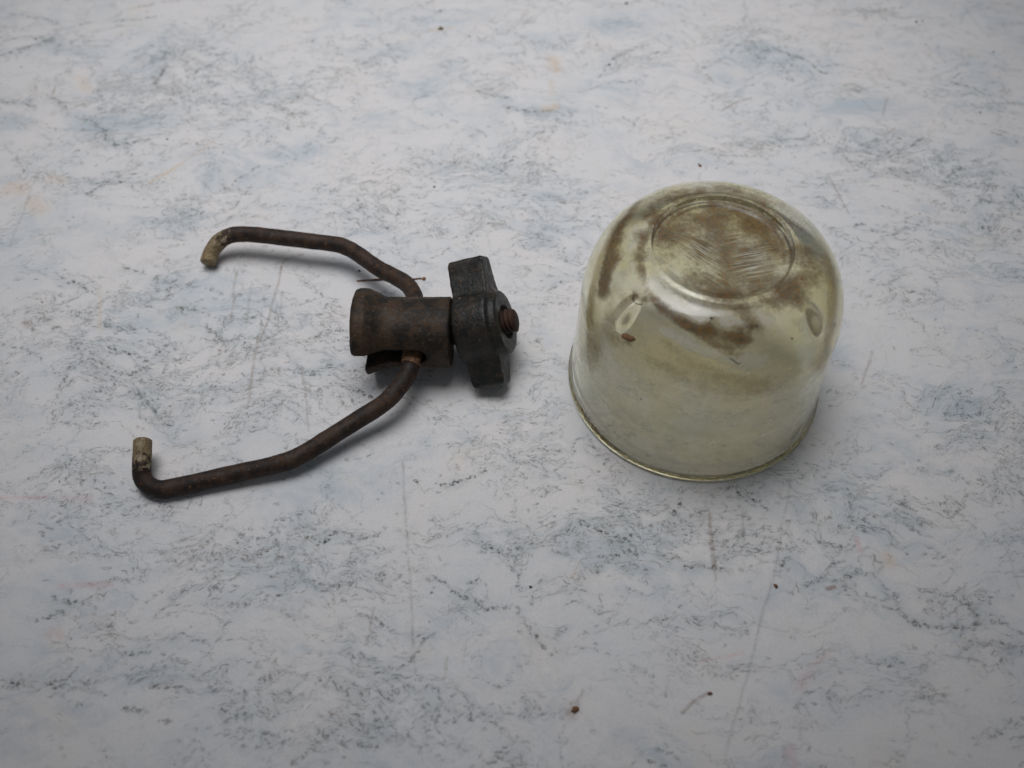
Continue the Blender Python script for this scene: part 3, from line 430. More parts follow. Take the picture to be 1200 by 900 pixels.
OLIVE = [(27.72, -12.67, 36.27, 3.0, 0.16), (28.66, -13.38, 36.18, 3.0, 0.16), (29.61, -14.05, 36.02, 3.0, 0.16), (30.56, -14.7, 35.85, 3.0, 0.16), (31.52, -15.3, 35.62, 3.0, 0.16), (32.48, -15.87, 35.35, 3.0, 0.16), (33.45, -16.4, 35.05, 3.0, 0.16), (34.44, -16.9, 34.68, 3.0, 0.16), (35.49, -17.3, 34.57, 3.0, 0.16), (36.55, -17.65, 34.39, 3.0, 0.16), (37.62, -17.99, 34.2, 3.0, 0.16), (38.7, -18.29, 33.95, 3.0, 0.16), (39.78, -18.55, 33.66, 3.0, 0.16), (40.89, -18.77, 33.31, 3.0, 0.16), (42.01, -18.97, 32.91, 3.0, 0.16), (43.14, -19.11, 32.46, 3.0, 0.16), (44.2, -19.11, 32.56, 3.0, 0.16), (45.28, -19.05, 32.6, 3.0, 0.16), (46.36, -18.99, 32.62, 3.0, 0.16), (47.47, -18.88, 32.58, 3.0, 0.16), (48.59, -18.72, 32.47, 3.0, 0.16), (49.72, -18.53, 32.33, 3.0, 0.16), (50.87, -18.3, 32.13, 3.0, 0.16), (52.05, -18.03, 31.87, 3.0, 0.16), (53.03, -17.67, 32.11, 3.0, 0.16), (54.03, -17.27, 32.31, 3.0, 0.16), (55.05, -16.82, 32.42, 3.0, 0.16), (56.09, -16.34, 32.5, 3.0, 0.16), (57.16, -15.79, 32.51, 3.0, 0.16), (58.25, -15.19, 32.43, 3.0, 0.16), (59.38, -14.52, 32.27, 3.0, 0.16), (21.22, 2.06, 41.87, 2.0, 0.3), (20.98, 1.07, 41.22, 2.0, 0.3), (20.74, 0.12, 40.52, 2.0, 0.3), (20.52, -0.74, 39.72, 2.0, 0.3), (20.3, -1.53, 38.85, 2.0, 0.3), (20.1, -2.27, 37.89, 2.0, 0.3), (19.9, -2.94, 36.86, 2.0, 0.3), (20.0, -3.81, 36.06, 2.0, 0.3), (20.11, -4.63, 35.2, 2.0, 0.3), (20.23, -5.39, 34.25, 2.0, 0.3), (20.35, -6.08, 33.23, 2.0, 0.3), (20.49, -6.71, 32.11, 2.0, 0.3), (57.1, -9.97, 42.47, 2.8, 0.4), (24.91, 24.17, 41.18, 2.0, 0.6), (24.16, 21.73, 42.11, 2.0, 0.6), (23.5, 19.92, 42.47, 2.0, 0.6), (22.89, 18.37, 42.6, 2.0, 0.6), (22.31, 16.97, 42.58, 2.0, 0.6), (21.74, 15.68, 42.46, 2.0, 0.6), (21.19, 14.5, 42.24, 2.0, 0.6), (20.65, 13.42, 41.93, 2.0, 0.6), (20.13, 12.43, 41.53, 2.0, 0.6), (19.62, 11.53, 41.05, 2.0, 0.6), (19.12, 10.71, 40.47, 2.0, 0.6), (18.79, 9.54, 40.06, 2.0, 0.6), (18.47, 8.46, 39.57, 2.0, 0.6), (18.17, 7.46, 38.98, 2.0, 0.6), (17.87, 6.55, 38.3, 2.0, 0.6), (17.59, 5.73, 37.53, 2.0, 0.6), (17.31, 4.99, 36.67, 2.0, 0.6), (17.05, 4.33, 35.71, 2.0, 0.6), (16.79, 3.78, 34.61, 2.0, 0.6), (16.76, 2.94, 33.85, 2.0, 0.6), (16.73, 2.17, 33.0, 2.0, 0.6), (16.71, 1.48, 32.05, 2.0, 0.6), (16.7, 0.89, 30.98, 2.0, 0.6), (16.71, 0.4, 29.78, 2.0, 0.6), (16.73, 0.04, 28.42, 2.0, 0.6), (16.76, -0.18, 26.88, 2.0, 0.6), (16.79, -0.45, 25.37, 2.0, 0.6), (16.94, -1.01, 24.08, 2.0, 0.6), (17.09, -1.54, 22.74, 2.0, 0.6), (17.25, -2.05, 21.36, 2.0, 0.6), (17.4, -2.55, 19.96, 2.0, 0.6), (17.56, -3.04, 18.53, 2.0, 0.6), (66.22, 8.11, 43.18, 2.4, 0.5), (66.12, 6.59, 43.16, 2.4, 0.5), (66.07, 5.18, 43.05, 2.4, 0.5), (66.06, 3.88, 42.83, 2.4, 0.5), (66.09, 2.67, 42.51, 2.4, 0.5), (66.15, 1.53, 42.13, 2.4, 0.5), (66.26, 0.51, 41.62, 2.4, 0.5), (66.41, -0.44, 41.04, 2.4, 0.5), (66.6, -1.29, 40.34, 2.4, 0.5), (66.36, -2.4, 39.95, 2.4, 0.5), (66.15, -3.43, 39.46, 2.4, 0.5), (65.99, -4.37, 38.88, 2.4, 0.5), (65.86, -5.25, 38.22, 2.4, 0.5), (65.77, -6.04, 37.45, 2.4, 0.5), (65.73, -6.74, 36.58, 2.4, 0.5), (65.72, -7.37, 35.61, 2.4, 0.5), (65.77, -7.89, 34.51, 2.4, 0.5), (65.52, -8.61, 33.53, 2.4, 0.5), (65.33, -9.23, 32.41, 2.4, 0.5), (65.2, -9.72, 31.12, 2.4, 0.5), (65.16, -10.02, 29.58, 2.4, 0.5), (65.27, -10.05, 27.65, 2.4, 0.5), (26.35, -12.98, 32.42, 6.0, 0.25), (35.57, -18.48, 25.01, 8.0, 0.15), (22.75, -1.55, 41.95, 1.4, 0.5), (22.94, -2.72, 41.52, 1.4, 0.5), (23.14, -3.83, 41.03, 1.4, 0.5), (23.35, -4.91, 40.51, 1.4, 0.5), (23.57, -5.92, 39.91, 1.4, 0.5), (23.8, -6.89, 39.25, 1.4, 0.5), (30.42, -12.07, 40.19, 1.6, 0.3), (31.33, -12.89, 39.85, 1.6, 0.3), (32.24, -13.67, 39.46, 1.6, 0.3), (33.17, -14.4, 39.0, 1.6, 0.3), (34.1, -15.1, 38.51, 1.6, 0.3), (35.07, -15.58, 38.34, 1.6, 0.3), (36.05, -16.01, 38.11, 1.6, 0.3), (37.04, -16.43, 37.86, 1.6, 0.3), (38.03, -16.82, 37.58, 1.6, 0.3), (39.03, -17.17, 37.25, 1.6, 0.3), (40.04, -17.51, 36.9, 1.6, 0.3), (41.06, -17.75, 36.6, 1.6, 0.3), (42.08, -17.97, 36.28, 1.6, 0.3), (43.11, -18.16, 35.92, 1.6, 0.3), (44.16, -18.31, 35.5, 1.6, 0.3), (45.22, -18.42, 35.04, 1.6, 0.3), (46.3, -18.51, 34.53, 1.6, 0.3), (47.56, -18.46, 34.23, 1.6, 0.3), (48.85, -18.36, 33.87, 1.6, 0.3), (50.16, -18.2, 33.43, 1.6, 0.3), (51.5, -17.98, 32.9, 1.6, 0.3), (17.87, -2.97, 27.01, 2.8, 0.7), (16.59, 0.77, 29.71, 1.6, 0.6), (18.66, -4.94, 22.02, 2.0, 0.5), (61.61, -11.03, 37.0, 2.8, 0.5), (65.98, -9.22, 27.56, 2.8, 0.8), (60.87, -14.09, 26.54, 2.8, 0.4), (22.09, -7.94, 34.57, 2.4, 0.6), (46.18, 21.81, 44.79, 10.0, 0.2), (58.23, 6.0, 45.37, 6.0, 0.3), (42.41, -2.38, 44.18, 8.0, 0.2), (46.7, -19.09, 31.85, 8.0, 0.2)]
CHALK = [(27.67, -1.82, 44.84, 1.8, 0.9), (28.45, -2.74, 44.87, 1.8, 0.9), (29.24, -3.63, 44.89, 1.8, 0.9), (30.02, -4.51, 44.89, 1.8, 0.9), (30.81, -5.36, 44.85, 1.8, 0.9), (31.59, -6.2, 44.82, 1.8, 0.9), (32.38, -7.0, 44.75, 1.8, 0.9), (33.3, -7.49, 44.79, 1.8, 0.9), (34.22, -7.96, 44.81, 1.8, 0.9), (35.14, -8.43, 44.84, 1.8, 0.9), (36.06, -8.86, 44.83, 1.8, 0.9), (36.98, -9.3, 44.81, 1.8, 0.9), (37.91, -9.71, 44.78, 1.8, 0.9), (38.84, -10.12, 44.73, 1.8, 0.9), (39.9, -10.31, 44.74, 1.8, 0.9), (40.96, -10.51, 44.75, 1.8, 0.9), (42.03, -10.67, 44.72, 1.8, 0.9), (43.09, -10.84, 44.69, 1.8, 0.9), (44.17, -10.99, 44.64, 1.8, 0.9), (45.25, -11.1, 44.56, 1.8, 0.9), (46.34, -11.2, 44.45, 1.8, 0.9), (47.54, -10.98, 44.5, 1.8, 0.9), (48.76, -10.7, 44.48, 1.8, 0.9), (49.99, -10.42, 44.47, 1.8, 0.9), (51.23, -10.1, 44.4, 1.8, 0.9), (26.33, 15.81, 45.05, 1.2, 0.8), (25.96, 13.94, 45.13, 1.2, 0.8), (25.61, 12.18, 45.12, 1.2, 0.8), (25.26, 10.44, 45.1, 1.2, 0.8), (24.93, 8.79, 45.02, 1.2, 0.8), (25.09, 7.05, 45.04, 1.2, 0.8), (25.26, 5.38, 45.01, 1.2, 0.8), (25.43, 3.75, 44.95, 1.2, 0.8), (25.61, 2.18, 44.84, 1.2, 0.8), (29.89, -10.38, 41.63, 1.4, 0.7), (30.81, -11.07, 41.58, 1.4, 0.7), (31.73, -11.73, 41.5, 1.4, 0.7), (32.66, -12.35, 41.38, 1.4, 0.7), (33.59, -12.96, 41.24, 1.4, 0.7), (34.53, -13.51, 41.04, 1.4, 0.7), (35.47, -14.07, 40.84, 1.4, 0.7), (36.42, -14.58, 40.59, 1.4, 0.7), (37.48, -14.92, 40.55, 1.4, 0.7), (38.54, -15.23, 40.48, 1.4, 0.7), (39.61, -15.53, 40.38, 1.4, 0.7), (40.69, -15.77, 40.23, 1.4, 0.7), (41.78, -16.01, 40.05, 1.4, 0.7), (42.87, -16.22, 39.86, 1.4, 0.7), (43.98, -16.39, 39.61, 1.4, 0.7), (45.12, -16.46, 39.46, 1.4, 0.7), (46.28, -16.48, 39.26, 1.4, 0.7), (47.45, -16.49, 39.04, 1.4, 0.7), (48.64, -16.45, 38.76, 1.4, 0.7), (49.85, -16.37, 38.44, 1.4, 0.7), (47.1, -19.55, 24.36, 1.6, 1.1), (46.75, -19.72, 21.15, 1.4, 1.0), (48.78, -19.25, 26.09, 1.2, 0.8), (48.94, -19.56, 17.06, 0.8, 0.8), (29.49, 0.04, 45.36, 3.6, 0.8), (32.54, -4.54, 45.31, 2.8, 0.75), (37.25, -8.79, 45.0, 4.0, 0.8), (47.25, -10.2, 44.83, 3.2, 0.7), (25.18, -1.92, 43.67, 2.4, 0.5), (24.64, 4.22, 44.7, 1.6, 0.6), (45.77, -16.81, 38.77, 5.2, 0.55), (60.51, -14.67, 19.62, 4.4, 0.4), (25.64, -13.36, 20.94, 3.6, 0.35), (51.89, -15.67, 38.68, 4.0, 0.5), (26.16, 13.64, 45.18, 2.0, 0.4)]
WIPED = [(38.31, 7.89, 44.17, 4.4, 1.2), (49.62, 5.94, 44.17, 5.2, 1.2), (42.98, 2.32, 44.18, 3.2, 0.8), (45.39, 14.64, 44.18, 3.2, 0.5)]
CRUMBS = [('olive_crumb', -23.2, 151.95, 0, 1.5, 1.0, 'o', 'olive brown crumb near the top edge, the largest loose crumb on the table', 'crumb'), ('dirt_crumb', -23.9, 162.01, 0, 0.7, 0.5, 'o', 'small brown crumb at the top edge just beyond the olive brown crumb', 'crumb'), ('dark_grain', -13.87, 147.75, 0, 0.5, 0.4, 'k', 'tiny black grain to the right of the olive brown crumb', 'grain'), ('dark_grain', -22.02, 76.59, 0, 0.55, 0.5, 'k', 'tiny dark green black grain on the table beyond the wing nut', 'grain'), ('dirt_crumb', 38.42, 166.43, 0, 0.9, 0.8, 'o', 'brown crumb at the very top edge straight beyond the glass bowl', 'crumb'), ('dirt_crumb', 30.78, 132.86, 0, 0.6, 0.8, 'k', 'small dark crumb on a vein forking beyond the glass bowl', 'crumb'), ('rust_crumb', 133.39, 155.74, 0, 0.8, 0.6, 'r', 'larger of two rust brown crumbs side by side at upper right', 'crumb'), ('rust_crumb', 135.47, 156.22, 0, 0.5, 0.5, 'r', 'smaller of two rust brown crumbs side by side at upper right', 'crumb'), ('dark_grain', 154.15, 139.52, 0, 0.55, 0.45, 'k', 'tiny black grain nearest the right edge at upper right', 'grain'), ('dark_grain', 141.79, 109.34, 0, 0.5, 0.45, 'k', 'tiny black grain near the right edge below a blue grey patch', 'grain'), ('rust_crumb', 54.21, 85.57, 0, 0.7, 1.1, 'r', 'orange brown crumb just beyond the top of the glass bowl', 'crumb'), ('dark_grain', -40.42, 44.18, 0, 0.6, 0.5, 'k', 'tiny black grain between the far wire arm and the rusty sliver', 'grain'), ('dark_grain', -101.89, 97.17, 0, 0.5, 0.45, 'k', 'tiny black grain on the white area beyond the far hook', 'grain'), ('dark_grain', -154.42, 146.36, 0, 0.5, 0.6, 'k', 'tiny black grain at the upper left on a blue grey vein', 'grain'), ('dark_grain', 3.97, -46.76, 0, 0.5, 0.45, 'k', 'tiny black grain on the table in front of the clamp and bowl', 'grain'), ('dirt_crumb', 12.39, -72.96, 0, 1.3, 0.9, 'r', 'dark brown crumb near the bottom edge of the table view', 'crumb'), ('dirt_crumb', 55.79, -46.56, 0, 0.9, 0.6, 'r', 'small brown crumb on the long thin scratch in front of the bowl', 'crumb'), ('dirt_crumb', 39.21, -69.72, 0, 0.8, 0.5, 'r', 'small brown crumb at the end of a short brown line near the bottom', 'crumb'), ('rust_crumb', -23.11, 41.28, 0, 1.0, 0.8, 'r', 'rust crumb at the right end of the thin sliver beside the far wire arm', 'crumb'), ('rust_crumb', 23.79, -9.0, 36.43, 2.7, 1.2, 'r', 'orange rust flake stuck on the side of the glass bowl', 'flake'), ('dark_grain', 23.93, -8.78, 36.99, 0.55, 0.8, 'k', 'black grain stuck on the orange rust flake on the bowl', 'grain'), ('dark_grain', 48.37, -11.71, 44.01, 0.6, 0.5, 'k', 'black grain stuck on the smeared side of the bowl below the ring', 'grain'), ('dark_grain', 39.49, -10.32, 44.71, 0.5, 0.5, 'k', 'tiny black grain stuck just under the grimy ring of the bowl', 'grain'), ('dark_grain', 55.85, -12.42, 40.89, 0.5, 0.45, 'k', 'tiny black grain stuck low on the right shoulder of the bowl', 'grain'), ('dark_grain', 27.34, -14.53, 23.18, 0.35, 0.3, 'k', 'tiny black grain stuck low on the left side of the bowl', 'grain')]
GLINT_BUMPS = [(-2.5356, 39.94, 25.18), (-0.7723, 41.48, 24.06)]  # bumps added on the shoulder in place of reflected glints
RUSTSLEEVE = [(-23.95, 5.38, 9.0), (-23.51, 7.2, 9.6), (-23.37, 9.03, 10.2)]
UPPER = [(-80.06, 44.77, 2.15), (-79.65, 47.14, 2.9), (-78.39, 49.15, 4.2), (-76.19, 50.49, 5.6), (-73.18, 51.11, 6.5), (-69.64, 50.96, 6.8), (-64.31, 50.13, 7), (-55.85, 48.73, 7), (-46.53, 47.18, 7), (-43.07, 45.94, 7), (-39.7, 43.3, 7.2), (-34.27, 38.02, 7.7), (-29.29, 34.32, 8.2), (-26.28, 31.55, 8.7), (-24.56, 28.24, 9.2), (-23.66, 24.35, 9.8), (-23.04, 18.19, 10.6)]
LOWER = [(-83.53, -13.3, 6), (-83.04, -18.73, 4.5), (-82.79, -21.17, 3), (-81.61, -22.75, 2.3), (-79.81, -23.76, 2.15), (-77.1, -23.98, 2.15), (-71.15, -22.52, 2.3), (-62.12, -20.37, 2.8), (-52.91, -18.26, 3.4), (-48.26, -16.47, 3.8), (-42.79, -12.7, 4.4), (-36.1, -7.96, 5.4), (-29.82, -3.75, 6.6), (-26.62, -0.24, 7.5), (-24.57, 3.14, 8.3), (-23.69, 6.24, 9.2), (-23.38, 9.29, 10.2)]
SLIVER = [(-40.71, 40.4, 0.3), (-36.94, 40.7, 0.3), (-32.48, 41.0, 0.3), (-27.99, 40.85, 0.3), (-23.76, 41.31, 0.3)]
FIBRES = [([(43.13, -16.44, 39.71), (44.02, -16.73, 39.25), (44.94, -17.07, 38.58), (45.42, -16.88, 38.89)], 'short curled black fibre stuck on the near side of the bowl'), ([(24.83, -2.69, 43.27), (24.64, -3.59, 42.72), (25.27, -4.65, 42.62), (26.39, -5.28, 43.08)], 'dark curled fibre stuck on the left shoulder of the bowl')]
BARREL = dict(o=(-37.2, 14.4, 10.9), yaw=-1.5, pitch=1.0, roll=-4)
NUT = dict(o=(-7.2, 15.6, 11.2), yaw=-3.0, pitch=21.0, roll=-51)
EAR = [(0, -4.3, 4.4, -6.5, 6.5), (6.0, -4.35, 4.4, -6.2, 6.2), (8.2, -4.5, 4.3, -4.3, 4.6), (10.5, -4.8, 4.2, -3.5, 3.9), (13.0, -5.0, 4.1, -2.8, 3.4), (15.8, -4.9, 4.0, -2.4, 3.1), (16.5, -4.5, 3.7, -1.9, 2.6)]


# ------------------------------------------------------------------ table top
def build_top():
    st = 0.36
    xs = np.concatenate([np.linspace(-500, -190, 14)[:-1], np.arange(-182, 182.1, st), np.linspace(190, 500, 14)[1:]])
    ys = np.concatenate([np.linspace(-350, -100, 10)[:-1], np.arange(-92, 176.1, st), np.linspace(184, 450, 10)])
    nx, ny = len(xs), len(ys)
    X, Y = np.meshgrid(xs, ys, indexing='ij')
    dens = np.zeros((nx, ny)); blue = np.zeros((nx, ny))
    for (x, y, rx, ry, s) in DENSE: dens = np.maximum(dens, s * np.exp(-((X - x) / rx) ** 2 - ((Y - y) / ry) ** 2))
    for (x, y, rx, ry, s) in BLUE: blue = np.maximum(blue, s * np.exp(-((X - x) / rx) ** 2 - ((Y - y) / ry) ** 2))
    dens -= 0.12
    vein = np.zeros((nx, ny)); mark = np.zeros((nx, ny, 4))
    def window(x0, y0, x1, y1, w):
        i0, i1 = np.searchsorted(xs, (min(x0, x1) - w, max(x0, x1) + w)); j0, j1 = np.searchsorted(ys, (min(y0, y1) - w, max(y0, y1) + w))
        return slice(i0, i1), slice(j0, j1)
    def seg(x0, y0, x1, y1, w, soft=0.35):
        sl = window(x0, y0, x1, y1, w + 0.2)
        px, py = X[sl] - x0, Y[sl] - y0
        if px.size == 0: return sl, None
        dx, dy = x1 - x0, y1 - y0
        h = np.clip((px * dx + py * dy) / max(dx * dx + dy * dy, 1e-6), 0, 1)
        d = np.hypot(px - h * dx, py - h * dy)
        t = np.clip((w - d) / (w * (1 - soft)), 0, 1)
        return sl, t * t * (3 - 2 * t)
    rng = random.Random(11)
    def dash(x, y, ang, L, w, al):
        dx, dy = math.cos(ang) * L / 2, math.sin(ang) * L / 2
        sl, t = seg(x - dx, y - dy, x + dx, y + dy, w)
        if t is not None: vein[sl] = np.maximum(vein[sl], t * al)
    def chain(x, y, ang, L, al, wander=0.35, fill=0.72):
        """a vein: short oblique dashes following a wandering line"""
        go = 0; a = ang
        while go < L:
            stp = rng.uniform(0.35, 0.8)
            a += rng.gauss(0, wander) * 0.55 + (ang - a) * 0.12
            x += math.cos(a) * stp; y += math.sin(a) * stp; go += stp
            if rng.random() < fill:
                dash(x + rng.gauss(0, 0.22), y + rng.gauss(0, 0.22), a * 0.6 + rng.gauss(-0.35, 0.45), rng.uniform(0.15, 1.0), rng.uniform(0.24, 0.42), al * (0.25 + 0.85 * rng.random() ** 1.3))
    for (x, y, rx, ry, s) in DENSE:
        rx2, ry2 = rx * 0.62, ry * 0.62
        n = int(0.8 + rx * ry * s * 0.026)
        for k in range(n):
            cx, cy = rng.gauss(x, rx2), rng.gauss(y, ry2)
            tilt = rng.choice((rng.gauss(-0.55, 0.35), rng.gauss(0.12, 0.25), rng.gauss(0.6, 0.3)))
            chain(cx, cy, tilt, rng.uniform(3, min(16, 4 + rx)), s * rng.uniform(0.5, 1.1), 0.45)
        for k in range(int(rx * ry * s * 0.16)):
            dash(rng.gauss(x, rx2), rng.gauss(y, ry2), rng.gauss(-0.3, 0.5), rng.uniform(0.3, 1.3), rng.uniform(0.28, 0.45), s * rng.uniform(0.2, 0.75))
    for k in range(1800):
        dash(rng.uniform(-180, 180), rng.uniform(-90, 175), rng.gauss(0, 0.6), rng.uniform(0.2, 1.0), 0.36, rng.uniform(0.1, 0.45))
    for k in range(150):
        yy = rng.uniform(-88, 172)
        chain(rng.uniform(-175, 175), yy, rng.gauss(-0.12, 0.5), rng.uniform(5, 26), rng.uniform(0.25, 0.7), fill=0.5)
    CC = {'grey': (0.20, 0.19, 0.175), 'brown': (0.20, 0.13, 0.08), 'pink': (0.60, 0.30, 0.31), 'tan': (0.58, 0.42, 0.26), 'rust': (0.18, 0.07, 0.03)}
    for (a, b, w, al, c) in SCRATCHES:
        L = math.hypot(b[0] - a[0], b[1] - a[1]); ang = math.atan2(b[1] - a[1], b[0] - a[0])
        if c == 'dark':
            chain(a[0], a[1], ang, L, min(1.0, al * 1.45), 0.32, 0.78)
            if al > 0.5: chain(a[0], a[1] - 0.5, ang, L, al * 0.8, 0.35, 0.35)
            continue
        n = max(1, int(L / 3)); q = a
        al *= {'grey': 0.6, 'pink': 0.7}.get(c, 1.0)
        for i in range(n):
            u = (i + 1) / n
            j = 0.16 if i < n - 1 else 0
            p = (a[0] + (b[0] - a[0]) * u + rng.gauss(0, j), a[1] + (b[1] - a[1]) * u + rng.gauss(0, j))
            sl, t = seg(q[0], q[1], p[0], p[1], max(w, 0.42) if w < 0.8 else w * 1.25, 0.35 if w < 0.8 else 0.0)
            q = p
            if t is None: continue
            t = t * al * rng.uniform(0.7, 1.1)
            m = mark[sl]; k = t > m[..., 3]
            m[..., :3] = np.where((m[..., 3] < 0.02)[..., None] | k[..., None], CC[c], m[..., :3]); m[..., 3] = np.maximum(m[..., 3], t)
    halo = vein.copy()
    for k in range(3):
        for ax, m in ((0, 5), (1, 3)):
            c = np.cumsum(np.concatenate([np.repeat(np.take(halo, [0], ax), m + 1, ax), halo, np.repeat(np.take(halo, [-1], ax), m, ax)], ax), ax)
            n_ = halo.shape[ax]
            halo = (np.take(c, range(2 * m + 1, 2 * m + 1 + n_), ax) - np.take(c, range(0, n_), ax)) / (2 * m + 1)
    # slab edge and underside
    idx = np.arange(nx * ny).reshape(nx, ny)
    quads = np.stack([idx[:-1, :-1], idx[1:, :-1], idx[1:, 1:], idx[:-1, 1:]], -1).reshape(-1, 4)
    border = np.array(list(idx[:, 0]) + list(idx[-1, 1:]) + list(idx[-2::-1, -1]) + list(idx[0, -2:0:-1]))
    base = nx * ny; nb = len(border); kk = np.arange(nb); k2 = (kk + 1) % nb
    V = np.stack([X.ravel(), Y.ravel(), np.zeros(nx * ny)], 1)
    VB = V[border].copy(); VB[:, 2] = -18.0
    V = np.concatenate([V, VB]) * MM
    skirt = np.stack([border, base + kk, base + k2, border[k2]], 1)
    quads = np.concatenate([quads, skirt])
    me = bpy.data.meshes.new('table_top')
    nq = len(quads)
    me.vertices.add(len(V)); me.vertices.foreach_set('co', V.astype(np.float32).ravel())
    loops = np.concatenate([quads.ravel(), base + kk[::-1]]).astype(np.int32)
    me.loops.add(len(loops)); me.loops.foreach_set('vertex_index', loops)
    me.polygons.add(nq + 1)
    me.polygons.foreach_set('loop_start', np.arange(nq + 1, dtype=np.int32) * 4)
    me.update(calc_edges=True)
    pad = np.zeros(nb)
    add_attr(me, 'vein_density', np.concatenate([dens.ravel(), pad]))
    add_attr(me, 'blue_tone', np.concatenate([blue.ravel(), pad]))
    add_attr(me, 'vein', np.concatenate([vein.ravel(), pad]))
    add_attr(me, 'halo', np.concatenate([halo.ravel(), pad]))
    at = me.attributes.new('mark', 'FLOAT_COLOR', 'POINT')
    at.data.foreach_set('color', np.concatenate([mark.reshape(-1, 4), np.zeros((nb, 4))]).astype(np.float32).ravel())
    o = link_mesh('table_top', me, mat_marble(), smooth=False)
    tag(o, 'white marble patterned table top with blue grey veins, scratches and small stains', None, None, 'structure')
build_top()

# ------------------------------------------------------------------ glass bowl (upside down)
JX, JY, JR, JH = 43.895, 9.0, 30.0, 45.386
def build_bowl():
    root = empty('glass_bowl', (JX, JY, 0))
    tag(root, 'upside down dirty glass sediment bowl with brown grime on its round recessed end', 'glass bowl')
    prof = []          # (r, z, inner?)
    R1 = JR * (1 - 0.0455); w = 12.06; rs = 18.1
    # flat end with a shallow round recess
    rr = 15.09; zt = JH
    for r in np.linspace(0, 12.6, 16): prof.append((r, zt - 1.35 + 0.25 * (1 - (r / 12.6) ** 2), 0))
    for r, z in ((12.9, -1.30), (13.2, -1.05), (13.5, -1.0), (13.8, -1.0), (14.1, -0.95), (14.45, -0.45), (14.7, -0.02), (14.9, 0.18), (15.15, 0.22), (15.45, 0.10), (15.8, -0.08), (16.2, -0.12)):
        prof.append((r, zt + z, 0))
    Rt = R1 - w
    for a in np.linspace(0.06, math.pi / 2, 40):
        prof.append((Rt + w * math.sin(a), zt - 0.1 - (rs - 0.1) * (1 - math.cos(a)), 0))
    z0 = zt - rs
    for z in np.linspace(z0, 3.2, 26)[1:]:
        prof.append((R1 + (JR - 0.35 - R1) * (1 - z / z0), z, 0))
    prof += [(29.62, 2.7, 0), (29.75, 2.35, 0), (30.0, 2.1, 0), (30.15, 1.7, 0), (30.2, 1.2, 0), (30.15, 0.6, 0), (29.9, 0.2, 0), (29.4, 0.02, 0)]
    prof += [(28.2, 0.0, 1), (27.3, 0.02, 1), (26.9, 0.25, 1), (26.75, 0.7, 1), (26.7, 1.4, 1)]
    th = 3.0
    for z in np.linspace(2.2, z0, 18):
        prof.append((26.7 + (R1 - th - 26.7) * (z - 1.4) / (z0 - 1.4), z, 1))
    zi = zt - 4.3; ri = zi - z0
    for a in np.linspace(math.pi / 2, 0.05, 20)[1:]:
        prof.append((Rt - 1.5 + (R1 - th - Rt + 1.5) * math.sin(a), z0 + ri * math.cos(a), 1))
    for r in (12.5, 10, 7.5, 5, 2.5, 0): prof.append((r, zi, 1))
    S = 300
    V = []; inner = []
    rng = random.Random(4)
    for i, (r, z, k) in enumerate(prof):
        if r < 1e-6:
            V.append((0, 0, z)); inner.append(k); continue
        for s in range(S):
            a = 2 * math.pi * s / S
            wob = 0.10 * mn.noise(Vector((math.cos(a) * 1.2, math.sin(a) * 1.2, z * 0.05))) if r > 5 else 0
            rr_ = r + wob
            x, y, zz = rr_ * math.cos(a), rr_ * math.sin(a), z
            if not k:
                # two bumps added to the glass to stand in for sky glints
                for (na, nz, nr_) in GLINT_BUMPS:
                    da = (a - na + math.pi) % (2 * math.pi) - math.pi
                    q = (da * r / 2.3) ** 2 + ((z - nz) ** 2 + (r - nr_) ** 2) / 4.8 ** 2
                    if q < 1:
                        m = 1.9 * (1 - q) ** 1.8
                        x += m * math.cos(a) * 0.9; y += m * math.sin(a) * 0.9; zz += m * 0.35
            V.append((x, y, zz)); inner.append(k)
    F = []; M = []
    off = []; c = 0
    for (r, z, k) in prof:
        off.append(c); c += 1 if r < 1e-6 else S
    n = len(prof)
    for i in range(n - 1):
        a, b = off[i], off[i + 1]
        mi = 1 if (prof[i][2] and prof[i + 1][2] and prof[i + 1][1] > 0.3) else 0
        for s in range(S):
            s2 = (s + 1) % S
            if i == 0: F.append((a, b + s, b + s2))
            elif i == n - 2: F.append((a + s, b, a + s2))
            else: F.append((a + s, b + s, b + s2, a + s2))
            M.append(mi)
    me = mesh_from('glass_bowl_wall', V, F)
    me.polygons.foreach_set('material_index', np.array(M, dtype=np.int32))
    co = np.array([tuple(v) for v in V])
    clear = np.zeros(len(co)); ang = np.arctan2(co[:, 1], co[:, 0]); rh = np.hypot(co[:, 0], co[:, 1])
    for (na, nz, nr_) in GLINT_BUMPS:
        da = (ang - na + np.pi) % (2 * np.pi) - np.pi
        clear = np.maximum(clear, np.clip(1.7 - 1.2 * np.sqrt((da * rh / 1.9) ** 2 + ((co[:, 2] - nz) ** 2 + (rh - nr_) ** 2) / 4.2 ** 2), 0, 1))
    add_attr(me, 'clear', clear)  # film-free patch that also carries the painted pale glint
    def field(blobs):
        f = np.zeros(len(co))
        for (x, y, z, rad, s) in blobs:
            d2 = ((co - np.array([x - JX, y - JY, z])) ** 2).sum(1)
            f = f + np.clip(1.25 - f, 0, 1) * s * np.exp(-d2 / (rad * rad))
        return f
    rad_ = np.hypot(co[:, 0], co[:, 1])
    inn = np.array(inner)
    rim_brown = np.where((inn == 0) & (co[:, 2] < 2.6) & (rad_ > 28.5), 0.42, 0.0)  # even brown tone all round the outer lip
    add_attr(me, 'brown_grime_and_rim', field(BROWN) + rim_brown); add_attr(me, 'olive_grime', field(OLIVE))
    add_attr(me, 'chalk', field(CHALK)); add_attr(me, 'wiped', field(WIPED))
    milk = np.clip(0.15 + 0.75 * np.clip((co[:, 2] - 2.0) / 14.0, 0, 1), 0, 1)
    milk = milk * np.where(co[:, 2] < 1.6, 0.2, 1.0)
    add_attr(me, 'milk', milk)
